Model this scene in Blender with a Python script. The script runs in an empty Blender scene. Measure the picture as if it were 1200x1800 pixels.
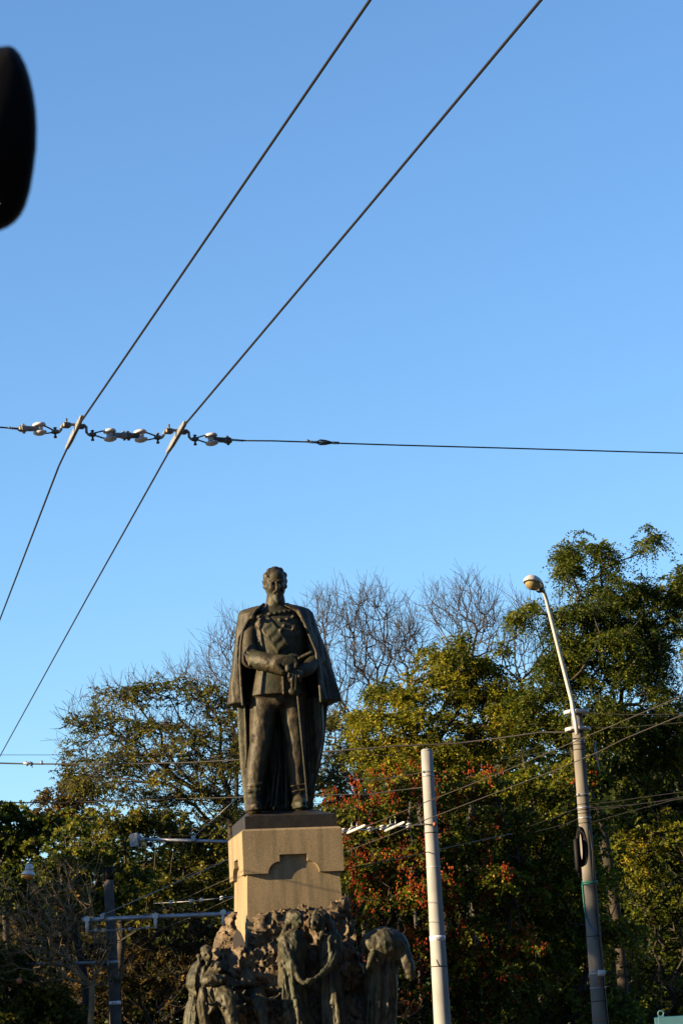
import bpy, math, random
import numpy as np
from mathutils import Vector, Matrix

scene = bpy.context.scene
COL = scene.collection
FPX = 4400.0                       # focal length in pixels of the 1200x1800 picture
PITCH, ROLL = math.radians(12.55), math.radians(-3.0)
EYE = np.array([0.0, 0.0, 1.5])

# ------------------------------------------------------------------ camera
cd = bpy.data.cameras.new('camera')
cam = bpy.data.objects.new('camera', cd)
COL.objects.link(cam)
scene.camera = cam
cd.sensor_fit = 'VERTICAL'
cd.sensor_height = 36.0
cd.lens = FPX / 1800 * 36.0
cd.clip_start, cd.clip_end = 0.05, 4000
RM = Matrix.Rotation(math.pi / 2 + PITCH, 3, 'X') @ Matrix.Rotation(ROLL, 3, 'Z')
cam.rotation_euler = RM.to_euler()
cam.location = EYE
cd.dof.use_dof = True
cd.dof.focus_distance = 40.0
cd.dof.aperture_fstop = 48.0
RN = np.array(RM)

# ------------------------------------------------------------------ light
SUN_EL = math.radians(14.5)
SUN_AZ = math.atan2(-0.939, -0.344)          # towards the sun: left of and slightly behind the camera
sd = Vector((math.sin(SUN_AZ) * math.cos(SUN_EL), math.cos(SUN_AZ) * math.cos(SUN_EL), math.sin(SUN_EL)))
sl = bpy.data.lights.new('sun', 'SUN')
sl.energy = 5.0
sl.angle = math.radians(0.5)
sl.color = (1.0, 0.74, 0.42)
so = bpy.data.objects.new('sun', sl)
COL.objects.link(so)
so.rotation_euler = sd.to_track_quat('Z', 'Y').to_euler()
so.location = (-30, -12, 20)
world = bpy.data.worlds.new('World')
scene.world = world
world.use_nodes = True
wn = world.node_tree
wn.nodes.clear()
wo = wn.nodes.new('ShaderNodeOutputWorld')
wb = wn.nodes.new('ShaderNodeBackground')
ws = wn.nodes.new('ShaderNodeTexSky')
ws.sky_type = 'NISHITA'
ws.sun_disc = False
ws.sun_elevation = SUN_EL
ws.sun_rotation = SUN_AZ
ws.altitude = 100
ws.air_density = 1.10
ws.dust_density = 0.0
ws.ozone_density = 5.0
wb.inputs['Strength'].default_value = 0.06
wn.links.new(ws.outputs[0], wb.inputs[0])
wn.links.new(wb.outputs[0], wo.inputs[0])
scene.view_settings.view_transform = 'Standard'
scene.view_settings.look = 'None'
scene.view_settings.exposure = 2.13
scene.view_settings.gamma = 1.0
scene.cycles.max_bounces = 6
scene.cycles.transparent_max_bounces = 4

# ------------------------------------------------------------------ picture <-> world helpers
def ray(px, py):
    d = RN @ np.array([(px - 600) / FPX, -(py - 900) / FPX, -1.0])
    return d
def at(px, py, Y):
    d = ray(px, py)
    return EYE + d * (Y / d[1])
def atz(px, py, z):
    d = ray(px, py)
    return EYE + d * ((z - EYE[2]) / d[2])
def atplane(px, py, A, B):
    n = np.array([-(B - A)[1], (B - A)[0], 0.0])
    d = ray(px, py)
    return EYE + d * (np.dot(A - EYE, n) / np.dot(d, n))

# ------------------------------------------------------------------ object helpers
def tag(o, label=None, cat=None, group=None, kind=None):
    if label: o['label'] = label
    if cat: o['category'] = cat
    if group: o['group'] = group
    if kind: o['kind'] = kind
    return o
def empty(name, loc, label=None, cat=None, group=None, rz=0.0):
    o = bpy.data.objects.new(name, None)
    COL.objects.link(o)
    o.empty_display_size = 0.2
    o.location = tuple(loc)
    o.rotation_euler = (0, 0, rz)
    return tag(o, label, cat, group)
def link_mesh(name, me, mats, parent=None):
    o = bpy.data.objects.new(name, me)
    COL.objects.link(o)
    for m in (mats if isinstance(mats, (list, tuple)) else [mats]):
        me.materials.append(m)
    if parent is not None:
        o.parent = parent
        # vertices are given in world space for parts built that way
    return o
def mesh_np(name, V, F, smooth=False, tone=None, matidx=None):
    """V (n,3), F (m,4) or (m,3) int arrays"""
    me = bpy.data.meshes.new(name)
    V = np.ascontiguousarray(V, dtype=np.float32); F = np.ascontiguousarray(F, dtype=np.int32)
    me.vertices.add(len(V)); me.vertices.foreach_set('co', V.ravel())
    k = F.shape[1]
    me.loops.add(F.size); me.loops.foreach_set('vertex_index', F.ravel())
    me.polygons.add(len(F))
    me.polygons.foreach_set('loop_start', np.arange(0, F.size, k, dtype=np.int32))
    me.polygons.foreach_set('use_smooth', np.full(len(F), smooth))
    if matidx is not None:
        me.polygons.foreach_set('material_index', np.ascontiguousarray(matidx, dtype=np.int32))
    me.update(calc_edges=True)
    if tone is not None:
        a = me.attributes.new('tone', 'FLOAT', 'FACE')
        a.data.foreach_set('value', np.ascontiguousarray(tone, dtype=np.float32))
    return me

class MB:
    """collects shapes and links them as one mesh"""
    def __init__(s): s.v = []; s.f = []; s.sm = []
    def add(s, vs, fs, smooth=False):
        n = len(s.v)
        s.v += [tuple(map(float, p)) for p in vs]
        s.f += [tuple(i + n for i in f) for f in fs]
        s.sm += [smooth] * len(fs)
        return s
    def box(s, c, size, R=None, bevel=0.0):
        hx, hy, hz = [q / 2 for q in size]
        c = np.array(c, float)
        R = np.eye(3) if R is None else np.array(R)
        b = min(bevel, hx * .45, hy * .45, hz * .45)
        if b <= 0:
            vs = [c + R @ np.array((x * hx, y * hy, z * hz)) for z in (-1, 1) for y in (-1, 1) for x in (-1, 1)]
            fs = [(0, 2, 3, 1), (4, 5, 7, 6), (0, 1, 5, 4), (2, 6, 7, 3), (0, 4, 6, 2), (1, 3, 7, 5)]
            return s.add(vs, fs)
        ring = [(-hx + b, -hy), (hx - b, -hy), (hx, -hy + b), (hx, hy - b), (hx - b, hy), (-hx + b, hy), (-hx, hy - b), (-hx, -hy + b)]
        inn = [(x * (1 - b / hx), y * (1 - b / hy)) for x, y in ring]
        vs = []
        for rg, z in ((inn, -hz), (ring, -hz + b), (ring, hz - b), (inn, hz)):
            vs += [c + R @ np.array((x, y, z)) for x, y in rg]
        fs = [tuple(range(7, -1, -1)), tuple(range(24, 32))]
        for l in range(3):
            for i in range(8):
                j = (i + 1) % 8
                fs.append((l * 8 + i, l * 8 + j, l * 8 + 8 + j, l * 8 + 8 + i))
        return s.add(vs, fs)
    def tube(s, pts, r, n=10, caps=True):
        pts = [np.array(p, float) for p in pts]
        rs = [r] * len(pts) if not hasattr(r, '__len__') else list(r)
        up = np.array((0, 0, 1.0))
        vs = []; prev = None
        for i, p in enumerate(pts):
            d = (pts[min(i + 1, len(pts) - 1)] - pts[max(i - 1, 0)])
            d = d / (np.linalg.norm(d) + 1e-12)
            if prev is None:
                a = np.cross(d, up if abs(d[2]) < .9 else np.array((1.0, 0, 0)))
            else:
                a = prev - d * np.dot(prev, d)
            a /= np.linalg.norm(a) + 1e-12
            prev = a
            b = np.cross(d, a)
            for k in range(n):
                t = 2 * math.pi * k / n
                vs.append(p + rs[i] * (math.cos(t) * a + math.sin(t) * b))
        fs = []
        for i in range(len(pts) - 1):
            for k in range(n):
                k2 = (k + 1) % n
                fs.append((i * n + k, i * n + k2, (i + 1) * n + k2, (i + 1) * n + k))
        s.add(vs, fs, True)
        if caps:
            m = len(s.v) - len(vs)
            s.f.append(tuple(m + k for k in range(n - 1, -1, -1))); s.sm.append(False)
            s.f.append(tuple(m + (len(pts) - 1) * n + k for k in range(n))); s.sm.append(False)
        return s
    def lathe(s, c, prof, axis=(0, 0, 1), n=20):
        """prof: (r, h) along axis"""
        ax = Vector(axis).normalized()
        q = np.array(ax.to_track_quat('Z', 'Y').to_matrix())
        c = np.array(c, float)
        vs = [c + q @ np.array((r * math.cos(2 * math.pi * k / n), r * math.sin(2 * math.pi * k / n), h)) for r, h in prof for k in range(n)]
        fs = []
        for i in range(len(prof) - 1):
            for k in range(n):
                k2 = (k + 1) % n
                fs.append((i * n + k, i * n + k2, (i + 1) * n + k2, (i + 1) * n + k))
        fs.append(tuple(range(n - 1, -1, -1)))
        fs.append(tuple((len(prof) - 1) * n + k for k in range(n)))
        return s.add(vs, fs, True)
    def prism(s, poly, d0, d1, fn):
        """poly: 2-D outline, extruded between depth d0 and d1; fn(u, v, d) -> point"""
        n = len(poly)
        vs = [fn(u, v, d0) for u, v in poly] + [fn(u, v, d1) for u, v in poly]
        fs = [tuple(range(n)), tuple(range(2 * n - 1, n - 1, -1))]
        for i in range(n):
            j = (i + 1) % n
            fs.append((i, n + i, n + j, j))
        return s.add(vs, fs)
    def build(s, name, m, parent=None, flat=False):
        me = bpy.data.meshes.new(name)
        v = s.v
        if parent is not None:
            inv = np.array(parent.matrix_world_inv)
            v = [tuple((inv @ np.array((p[0], p[1], p[2], 1.0)))[:3]) for p in v]
        me.from_pydata(v, [], s.f)
        me.polygons.foreach_set('use_smooth', [x and not flat for x in s.sm])
        me.update()
        o = bpy.data.objects.new(name, me)
        COL.objects.link(o)
        me.materials.append(m)
        if parent is not None: o.parent = parent
        return o

class Root:
    """top-level Empty; remembers the inverse of its placement so parts can be given in world space"""
    def __init__(s, name, loc, label, cat, group=None, rz=0.0):
        s.o = empty(name, loc, label, cat, group, rz)
        s.M = Matrix.Translation(Vector(tuple(loc))) @ Matrix.Rotation(rz, 4, 'Z')
        s.matrix_world_inv = s.M.inverted()
    def part(s, mb, name, m, label=None):
        me = mb.build(name, m)
        inv = s.matrix_world_inv
        me.data.transform(inv)
        me.parent = s.o
        if label: me['label'] = label
        return me
    def sub(s, mb, name, m, parent, label=None):
        me = mb.build(name, m)
        me.data.transform(s.matrix_world_inv)
        me.parent = parent
        if label: me['label'] = label
        return me
    def mesh(s, me, name, m, label=None, local=True):
        o = bpy.data.objects.new(name, me)
        COL.objects.link(o)
        me.materials.append(m)
        if not local: me.transform(s.matrix_world_inv)
        o.parent = s.o
        if label: o['label'] = label
        return o

# ------------------------------------------------------------------ materials
def new_mat(name):
    m = bpy.data.materials.new(name)
    m.use_nodes = True
    nt = m.node_tree
    return m, nt, nt.nodes, nt.links, nt.nodes['Principled BSDF']
def sc_(c, k): return tuple(v * k for v in c)
def mat(name, c1, c2=None, scale=6.0, rough=0.7, metal=0.0, bump=0.0, bscale=30.0, bdist=0.02, stretch=(1, 1, 1), mid=(0.35, 0.65), spec=0.5, detail=5.0):
    c1 = sc_(c1, .82); c2 = sc_(c2, .82) if c2 else c2
    m, nt, N, L, p = new_mat(name)
    p.inputs['Roughness'].default_value = rough
    p.inputs['Metallic'].default_value = metal
    p.inputs['Specular IOR Level'].default_value = spec
    tc = N.new('ShaderNodeTexCoord')
    mp = N.new('ShaderNodeMapping'); mp.inputs['Scale'].default_value = stretch
    L.new(tc.outputs['Object'], mp.inputs['Vector'])
    if c2 is None:
        p.inputs['Base Color'].default_value = (*c1, 1)
    else:
        nz = N.new('ShaderNodeTexNoise'); nz.inputs['Scale'].default_value = scale; nz.inputs['Detail'].default_value = detail
        L.new(mp.outputs[0], nz.inputs['Vector'])
        cr = N.new('ShaderNodeValToRGB')
        cr.color_ramp.elements[0].position = mid[0]; cr.color_ramp.elements[0].color = (*c1, 1)
        cr.color_ramp.elements[1].position = mid[1]; cr.color_ramp.elements[1].color = (*c2, 1)
        L.new(nz.outputs['Fac'], cr.inputs[0])
        L.new(cr.outputs[0], p.inputs['Base Color'])
    if bump > 0:
        nb = N.new('ShaderNodeTexNoise'); nb.inputs['Scale'].default_value = bscale; nb.inputs['Detail'].default_value = 4
        L.new(tc.outputs['Object'], nb.inputs['Vector'])
        bp = N.new('ShaderNodeBump'); bp.inputs['Strength'].default_value = bump; bp.inputs['Distance'].default_value = bdist
        L.new(nb.outputs['Fac'], bp.inputs['Height'])
        L.new(bp.outputs[0], p.inputs['Normal'])
    return m
def leaf_mat(name, stops, rough=0.55, trans=0.42):
    """stops: list of (pos, colour) over the per-leaf tone"""
    m, nt, N, L, p = new_mat(name)
    at_ = N.new('ShaderNodeAttribute'); at_.attribute_name = 'tone'
    tc = N.new('ShaderNodeTexCoord')
    nz = N.new('ShaderNodeTexNoise'); nz.inputs['Scale'].default_value = 0.55; nz.inputs['Detail'].default_value = 3
    L.new(tc.outputs['Object'], nz.inputs['Vector'])
    ad = N.new('ShaderNodeMath'); ad.operation = 'MULTIPLY_ADD'
    L.new(nz.outputs['Fac'], ad.inputs[0]); ad.inputs[1].default_value = 1.3
    sb = N.new('ShaderNodeMath'); sb.operation = 'SUBTRACT'
    L.new(at_.outputs['Fac'], sb.inputs[0]); sb.inputs[1].default_value = 0.65
    L.new(sb.outputs[0], ad.inputs[2])
    cr = N.new('ShaderNodeValToRGB')
    el = cr.color_ramp.elements
    stops = [(a_, (c_[0] * .84, c_[1] * .93, c_[2] * .62)) if 'pod' not in name else (a_, sc_(c_, .8)) for a_, c_ in stops]
    el[0].position, el[0].color = stops[0][0], (*stops[0][1], 1)
    el[1].position, el[1].color = stops[-1][0], (*stops[-1][1], 1)
    for s_, c_ in stops[1:-1]:
        e = el.new(s_); e.color = (*c_, 1)
    L.new(ad.outputs[0], cr.inputs[0])
    L.new(cr.outputs[0], p.inputs['Base Color'])
    p.inputs['Roughness'].default_value = rough
    p.inputs['Specular IOR Level'].default_value = 0.14
    tr = N.new('ShaderNodeBsdfTranslucent')
    L.new(cr.outputs[0], tr.inputs['Color'])
    mx = N.new('ShaderNodeMixShader'); mx.inputs[0].default_value = trans
    L.new(p.outputs[0], mx.inputs[1]); L.new(tr.outputs[0], mx.inputs[2])
    L.new(mx.outputs[0], N['Material Output'].inputs['Surface'])
    return m

M = {}
def granite(name, c1, c2, streak):
    m, nt, N, L, p = new_mat(name)
    p.inputs['Roughness'].default_value = 0.85
    tc = N.new('ShaderNodeTexCoord')
    n1 = N.new('ShaderNodeTexNoise'); n1.inputs['Scale'].default_value = 70; n1.inputs['Detail'].default_value = 3
    L.new(tc.outputs['Object'], n1.inputs['Vector'])
    cr = N.new('ShaderNodeValToRGB')
    cr.color_ramp.elements[0].position = .38; cr.color_ramp.elements[0].color = (*c1, 1)
    cr.color_ramp.elements[1].position = .62; cr.color_ramp.elements[1].color = (*c2, 1)
    L.new(n1.outputs['Fac'], cr.inputs[0])
    mp = N.new('ShaderNodeMapping'); mp.inputs['Scale'].default_value = (4.5, 4.5, 0.5)
    L.new(tc.outputs['Object'], mp.inputs['Vector'])
    n2 = N.new('ShaderNodeTexNoise'); n2.inputs['Scale'].default_value = 1.6; n2.inputs['Detail'].default_value = 6; n2.inputs['Roughness'].default_value = .65
    L.new(mp.outputs[0], n2.inputs['Vector'])
    c2n = N.new('ShaderNodeValToRGB')
    c2n.color_ramp.elements[0].position = .40; c2n.color_ramp.elements[0].color = (0, 0, 0, 1)
    c2n.color_ramp.elements[1].position = .72; c2n.color_ramp.elements[1].color = (1, 1, 1, 1)
    L.new(n2.outputs['Fac'], c2n.inputs[0])
    ml = N.new('ShaderNodeMath'); ml.operation = 'MULTIPLY'; ml.inputs[1].default_value = streak[3]
    L.new(c2n.outputs[0], ml.inputs[0])
    mx = N.new('ShaderNodeMix'); mx.data_type = 'RGBA'
    L.new(ml.outputs[0], mx.inputs[0]); L.new(cr.outputs[0], mx.inputs[6]); mx.inputs[7].default_value = (*streak[:3], 1)
    L.new(mx.outputs[2], p.inputs['Base Color'])
    nb = N.new('ShaderNodeTexNoise'); nb.inputs['Scale'].default_value = 60; nb.inputs['Detail'].default_value = 3
    L.new(tc.outputs['Object'], nb.inputs['Vector'])
    bp = N.new('ShaderNodeBump'); bp.inputs['Strength'].default_value = .14; bp.inputs['Distance'].default_value = .02
    L.new(nb.outputs['Fac'], bp.inputs['Height']); L.new(bp.outputs[0], p.inputs['Normal'])
    return m
M['granite'] = granite('tan_granite', (.135, .100, .055), (.212, .160, .088), (.065, .053, .028, .85))
M['granite_base'] = granite('grey_granite', (.13, .11, .09), (.22, .19, .16), (.08, .07, .05, .6))
def bronze(name, c1, c2, green, rough=.58, bump=.4, bscale=22):
    m, nt, N, L, p = new_mat(name)
    p.inputs['Roughness'].default_value = rough
    p.inputs['Metallic'].default_value = 0.0; p.inputs['Specular IOR Level'].default_value = .22
    tc = N.new('ShaderNodeTexCoord')
    n1 = N.new('ShaderNodeTexNoise'); n1.inputs['Scale'].default_value = 7; n1.inputs['Detail'].default_value = 6; n1.inputs['Roughness'].default_value = .65
    L.new(tc.outputs['Object'], n1.inputs['Vector'])
    cr = N.new('ShaderNodeValToRGB')
    cr.color_ramp.elements[0].position = .36; cr.color_ramp.elements[0].color = (*c1, 1)
    cr.color_ramp.elements[1].position = .64; cr.color_ramp.elements[1].color = (*c2, 1)
    L.new(n1.outputs['Fac'], cr.inputs[0])
    mp = N.new('ShaderNodeMapping'); mp.inputs['Scale'].default_value = (2.5, 2.5, .8)
    L.new(tc.outputs['Object'], mp.inputs['Vector'])
    n2 = N.new('ShaderNodeTexNoise'); n2.inputs['Scale'].default_value = 1.5; n2.inputs['Detail'].default_value = 4
    L.new(mp.outputs[0], n2.inputs['Vector'])
    c2n = N.new('ShaderNodeValToRGB')
    c2n.color_ramp.elements[0].position = .48; c2n.color_ramp.elements[0].color = (0, 0, 0, 1)
    c2n.color_ramp.elements[1].position = .68; c2n.color_ramp.elements[1].color = (.75, .75, .75, 1)
    L.new(n2.outputs['Fac'], c2n.inputs[0])
    mx = N.new('ShaderNodeMix'); mx.data_type = 'RGBA'
    L.new(c2n.outputs[0], mx.inputs[0]); L.new(cr.outputs[0], mx.inputs[6]); mx.inputs[7].default_value = (*green, 1)
    L.new(mx.outputs[2], p.inputs['Base Color'])
    nb = N.new('ShaderNodeTexNoise'); nb.inputs['Scale'].default_value = bscale; nb.inputs['Detail'].default_value = 5
    L.new(tc.outputs['Object'], nb.inputs['Vector'])
    bp = N.new('ShaderNodeBump'); bp.inputs['Strength'].default_value = bump; bp.inputs['Distance'].default_value = .02
    L.new(nb.outputs['Fac'], bp.inputs['Height']); L.new(bp.outputs[0], p.inputs['Normal'])
    return m
M['bronze'] = bronze('brown_bronze', (.008, .0068, .004), (.036, .0285, .0155), (.013, .019, .010))
M['bronze_green'] = bronze('green_bronze', (.009, .0085, .005), (.046, .040, .022), (.018, .025, .014))
M['bronze_rock'] = bronze('rock_bronze', (.024, .017, .010), (.115, .080, .045), (.04, .032, .018), .6, .5, 14)
M['plinth'] = bronze('plinth_bronze', (.007, .006, .0055), (.019, .016, .014), (.012, .011, .010), .6, .15)
M['panel'] = mat('smooth_grey_facet', (.11, .09, .07), (.14, .115, .09), 5, .55)
M['concrete_white'] = mat('pale_concrete', (.17, .175, .18), (.25, .255, .26), 3, .85, bump=.12, bscale=60, bdist=.01, stretch=(1, 1, .5))
M['concrete'] = mat('concrete', (.085, .080, .072), (.150, .140, .125), 4, .9, bump=.2, bscale=50, bdist=.01, stretch=(1, 1, .4))
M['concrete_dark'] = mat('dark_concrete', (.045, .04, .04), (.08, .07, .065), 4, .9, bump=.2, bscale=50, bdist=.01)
M['galv'] = mat('galvanised_steel', (.20, .21, .235), (.30, .31, .34), 9, .45, .55)
M['paint_white'] = mat('white_paint', (.36, .36, .355), (.46, .455, .45), 8, .4)
M['wire'] = mat('dark_wire', (.010, .009, .008), None, rough=.6, spec=.2)
M['wire_brown'] = mat('brown_wire', (.034, .028, .021), None, rough=.6, spec=.2)
M['copper'] = mat('weathered_contact_wire', (.010, .009, .008), None, rough=.6, spec=.2)
M['ceramic'] = mat('grey_porcelain', (.36, .37, .38), (.50, .51, .52), 40, .35)
M['steel'] = mat('tarnished_steel', (.06, .06, .06), (.13, .125, .12), 40, .5, .6)
M['clamp'] = mat('clamp_alloy', (.17, .17, .165), (.25, .25, .24), 30, .5, .3)
M['black'] = mat('black_plastic', (.004, .004, .005), None, rough=.6, spec=.1)
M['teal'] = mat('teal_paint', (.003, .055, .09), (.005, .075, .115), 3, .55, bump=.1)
M['lens'] = mat('amber_lens', (.20, .15, .07), (.28, .21, .10), 10, .2)
M['lamp_shell'] = mat('lamp_shell', (.34, .33, .315), (.42, .41, .39), 8, .4)
M['lamp_dark'] = mat('lamp_underside', (.035, .04, .045), None, rough=.5)
M['amber'] = mat('amber_glass', (.45, .16, .03), (.6, .25, .05), 8, .2)
M['rust'] = mat('rust', (.28, .07, .03), (.4, .12, .05), 20, .8)
M['rope_green'] = mat('green_rope', (.01, .16, .12), (.02, .22, .16), 20, .7)
M['rope_blue'] = mat('blue_rope', (.02, .10, .22), None, rough=.6)
M['ink'] = mat('navy_ink', (.01, .012, .06), None, rough=.6)
M['label'] = mat('label_film', (.72, .74, .80), None, rough=.4)
M['glass_lamp'] = mat('lantern_enamel', (.40, .40, .40), (.5, .5, .5), 10, .3)
M['ground'] = mat('trodden_grass', (.035, .045, .012), (.09, .075, .03), .8, .95, bump=.4, bscale=8, bdist=.05)
M['asphalt'] = mat('asphalt', (.045, .045, .046), (.065, .064, .063), 3, .9, bump=.3, bscale=120, bdist=.01)
M['paving'] = mat('paving', (.09, .085, .08), (.14, .13, .12), 2, .9, bump=.2, bscale=20)
M['kerb'] = mat('kerb_stone', (.3, .29, .27), (.4, .39, .36), 4, .9)
M['line'] = mat('road_paint', (.55, .55, .53), (.75, .75, .72), 5, .8)
M['bark'] = mat('bark', (.011, .008, .006), (.032, .024, .016), 5, .95, bump=.6, bscale=12, bdist=.04)
M['bark_pale'] = mat('pale_bark', (.11, .075, .042), (.22, .15, .085), 6, .9, bump=.4, bscale=14, bdist=.02)
M['twig'] = mat('bare_twig_bark', (.014, .011, .010), (.036, .028, .024), 3, .9)
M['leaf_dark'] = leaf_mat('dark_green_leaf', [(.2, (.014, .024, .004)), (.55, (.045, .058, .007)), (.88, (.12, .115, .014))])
M['leaf_mid'] = leaf_mat('green_leaf', [(.15, (.020, .032, .005)), (.5, (.068, .080, .009)), (.82, (.155, .14, .015)), (.99, (.24, .16, .02))])
M['leaf_yellow'] = leaf_mat('yellow_green_leaf', [(.12, (.030, .040, .005)), (.45, (.10, .10, .010)), (.8, (.20, .17, .016)), (.98, (.30, .19, .02))])
M['leaf_olive'] = leaf_mat('olive_leaf', [(.15, (.020, .026, .006)), (.5, (.068, .068, .012)), (.82, (.15, .125, .022)), (.99, (.24, .16, .04))])
M['leaf_brown'] = leaf_mat('brown_leaf', [(.15, (.016, .015, .006)), (.5, (.050, .036, .012)), (.8, (.11, .065, .02)), (.97, (.20, .10, .035))])
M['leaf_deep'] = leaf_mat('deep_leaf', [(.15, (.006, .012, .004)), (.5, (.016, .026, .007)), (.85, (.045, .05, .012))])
M['pod'] = leaf_mat('red_seed_pod', [(.1, (.09, .012, .005)), (.5, (.22, .034, .010)), (.95, (.36, .075, .02))], .5, .3)

# ------------------------------------------------------------------ monument frame
TH = math.radians(10.9)
YF = 39.4                                     # distance of the pedestal's front face
FN = np.array([math.sin(TH), -math.cos(TH), 0.0])        # front normal
RX = np.array([math.cos(TH), math.sin(TH), 0.0])         # to the right along the front
HW = 0.795
C0 = at(515, 1495, YF) - FN * HW; C0[2] = 0.0            # pedestal axis on the ground
def S(px, py, ly):
    """point of the monument's local frame (x right, y back, z up) seen at a pixel, on the plane y = ly"""
    d = ray(px, py)
    A = C0 - FN * ly
    t = np.dot(A - EYE, FN) / np.dot(d, FN)
    p = EYE + d * t - C0
    return np.array([np.dot(p, RX), ly, p[2]])
KP = 39.6 / FPX
def mroot(name, label, cat, group=None):
    r = Root(name, C0, label, cat, group, TH)
    return r
def lpart(r, mb, name, m, label=None, parent=None):
    o = mb.build(name, m); o.parent = parent or r.o
    if label: o['label'] = label
    return o

zt = S(515, 1454.5, -HW)[2]; zb = S(518, 1533.5, -HW)[2]
ped = mroot('pedestal', 'tan granite pedestal with a notched overhanging cap under the standing officer', 'pedestal')
PR = 0.092; IN = HW - PR
zn = zb + (1533 - 1513) * KP; zn2 = zb + (1533 - 1501) * KP
def notch_poly(hw, ztop):
    xl, xr = -.405, .405; a = .185
    pts = [(-hw, zb), (xl, zb)]
    for k in range(1, 9):
        t = k / 8 * math.pi / 2
        pts.append((xl + a * (1 - math.cos(t)), zb + (zn - zb) * math.sin(t)))
    pts.append((xl + a, zn2)); pts.append((xr - a, zn2))
    for k in range(8, 0, -1):
        t = k / 8 * math.pi / 2
        pts.append((xr - a * (1 - math.cos(t)), zb + (zn - zb) * math.sin(t)))
    pts += [(xr, zb), (hw, zb), (hw, ztop), (-hw, ztop)]
    return pts
ztc = zt - .035
mb = MB()
for sgn, hw in ((-1, HW), (1, HW)):
    mb.prism(notch_poly(hw, ztc), sgn * HW, sgn * IN, lambda u, v, d: (u, d, v))
for sgn in (-1, 1):
    mb.prism(notch_poly(IN - .0015, ztc - .0015), sgn * (HW - .0005), sgn * (IN), lambda u, v, d: (d, u, v))
# chamfered top
hh = HW; ii = HW - .04
mb.add([(-hh, -hh, ztc), (hh, -hh, ztc), (hh, hh, ztc), (-hh, hh, ztc), (-ii, -ii, zt), (ii, -ii, zt), (ii, ii, zt), (-ii, ii, zt)],
       [(0, 1, 5, 4), (1, 2, 6, 5), (2, 3, 7, 6), (3, 0, 4, 7), (4, 5, 6, 7)])
lpart(ped, mb, 'cap', M['granite'])
mb = MB()
a0, a1, a2 = IN - .003, IN + .12, 0
zl = 1.6
mb.add([(-a0, -a0, ztc - .02), (a0, -a0, ztc - .02), (a0, a0, ztc - .02), (-a0, a0, ztc - .02), (-a1 - .04, -a1 - .04, zl), (a1 + .04, -a1 - .04, zl), (a1 + .04, a1 + .04, zl), (-a1 - .04, a1 + .04, zl)],
       [(0, 1, 2, 3), (0, 4, 5, 1), (1, 5, 6, 2), (2, 6, 7, 3), (3, 7, 4, 0)])
lpart(ped, mb, 'shaft', M['granite'])
mb = MB()
mb.box((0, -.35, .8), (6.4, 4.6, 1.6), bevel=.05)
mb.box((0, -.35, .15), (7.6, 5.8, .3), bevel=.03)
lpart(ped, mb, 'base', M['granite_base'])

# ------------------------------------------------------------------ sculpting with distance fields
def vnoise(X, Y, Z, seed=0):
    """smooth value noise on broadcast coordinates"""
    rng = np.random.default_rng(seed)
    T = rng.uniform(-1, 1, (64, 64, 64)).astype(np.float32)
    X, Y, Z = np.broadcast_arrays(X, Y, Z)
    def sp(a):
        f = np.floor(a); t = (a - f).astype(np.float32); return f.astype(int) & 63, t * t * (3 - 2 * t)
    xi, xt = sp(X); yi, yt = sp(Y); zi, zt_ = sp(Z)
    x1 = (xi + 1) & 63; y1 = (yi + 1) & 63; z1 = (zi + 1) & 63
    l = lambda a, b, t: a + (b - a) * t
    return l(l(l(T[xi, yi, zi], T[x1, yi, zi], xt), l(T[xi, y1, zi], T[x1, y1, zi], xt), yt),
             l(l(T[xi, yi, z1], T[x1, yi, z1], xt), l(T[xi, y1, z1], T[x1, y1, z1], xt), yt), zt_)
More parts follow.
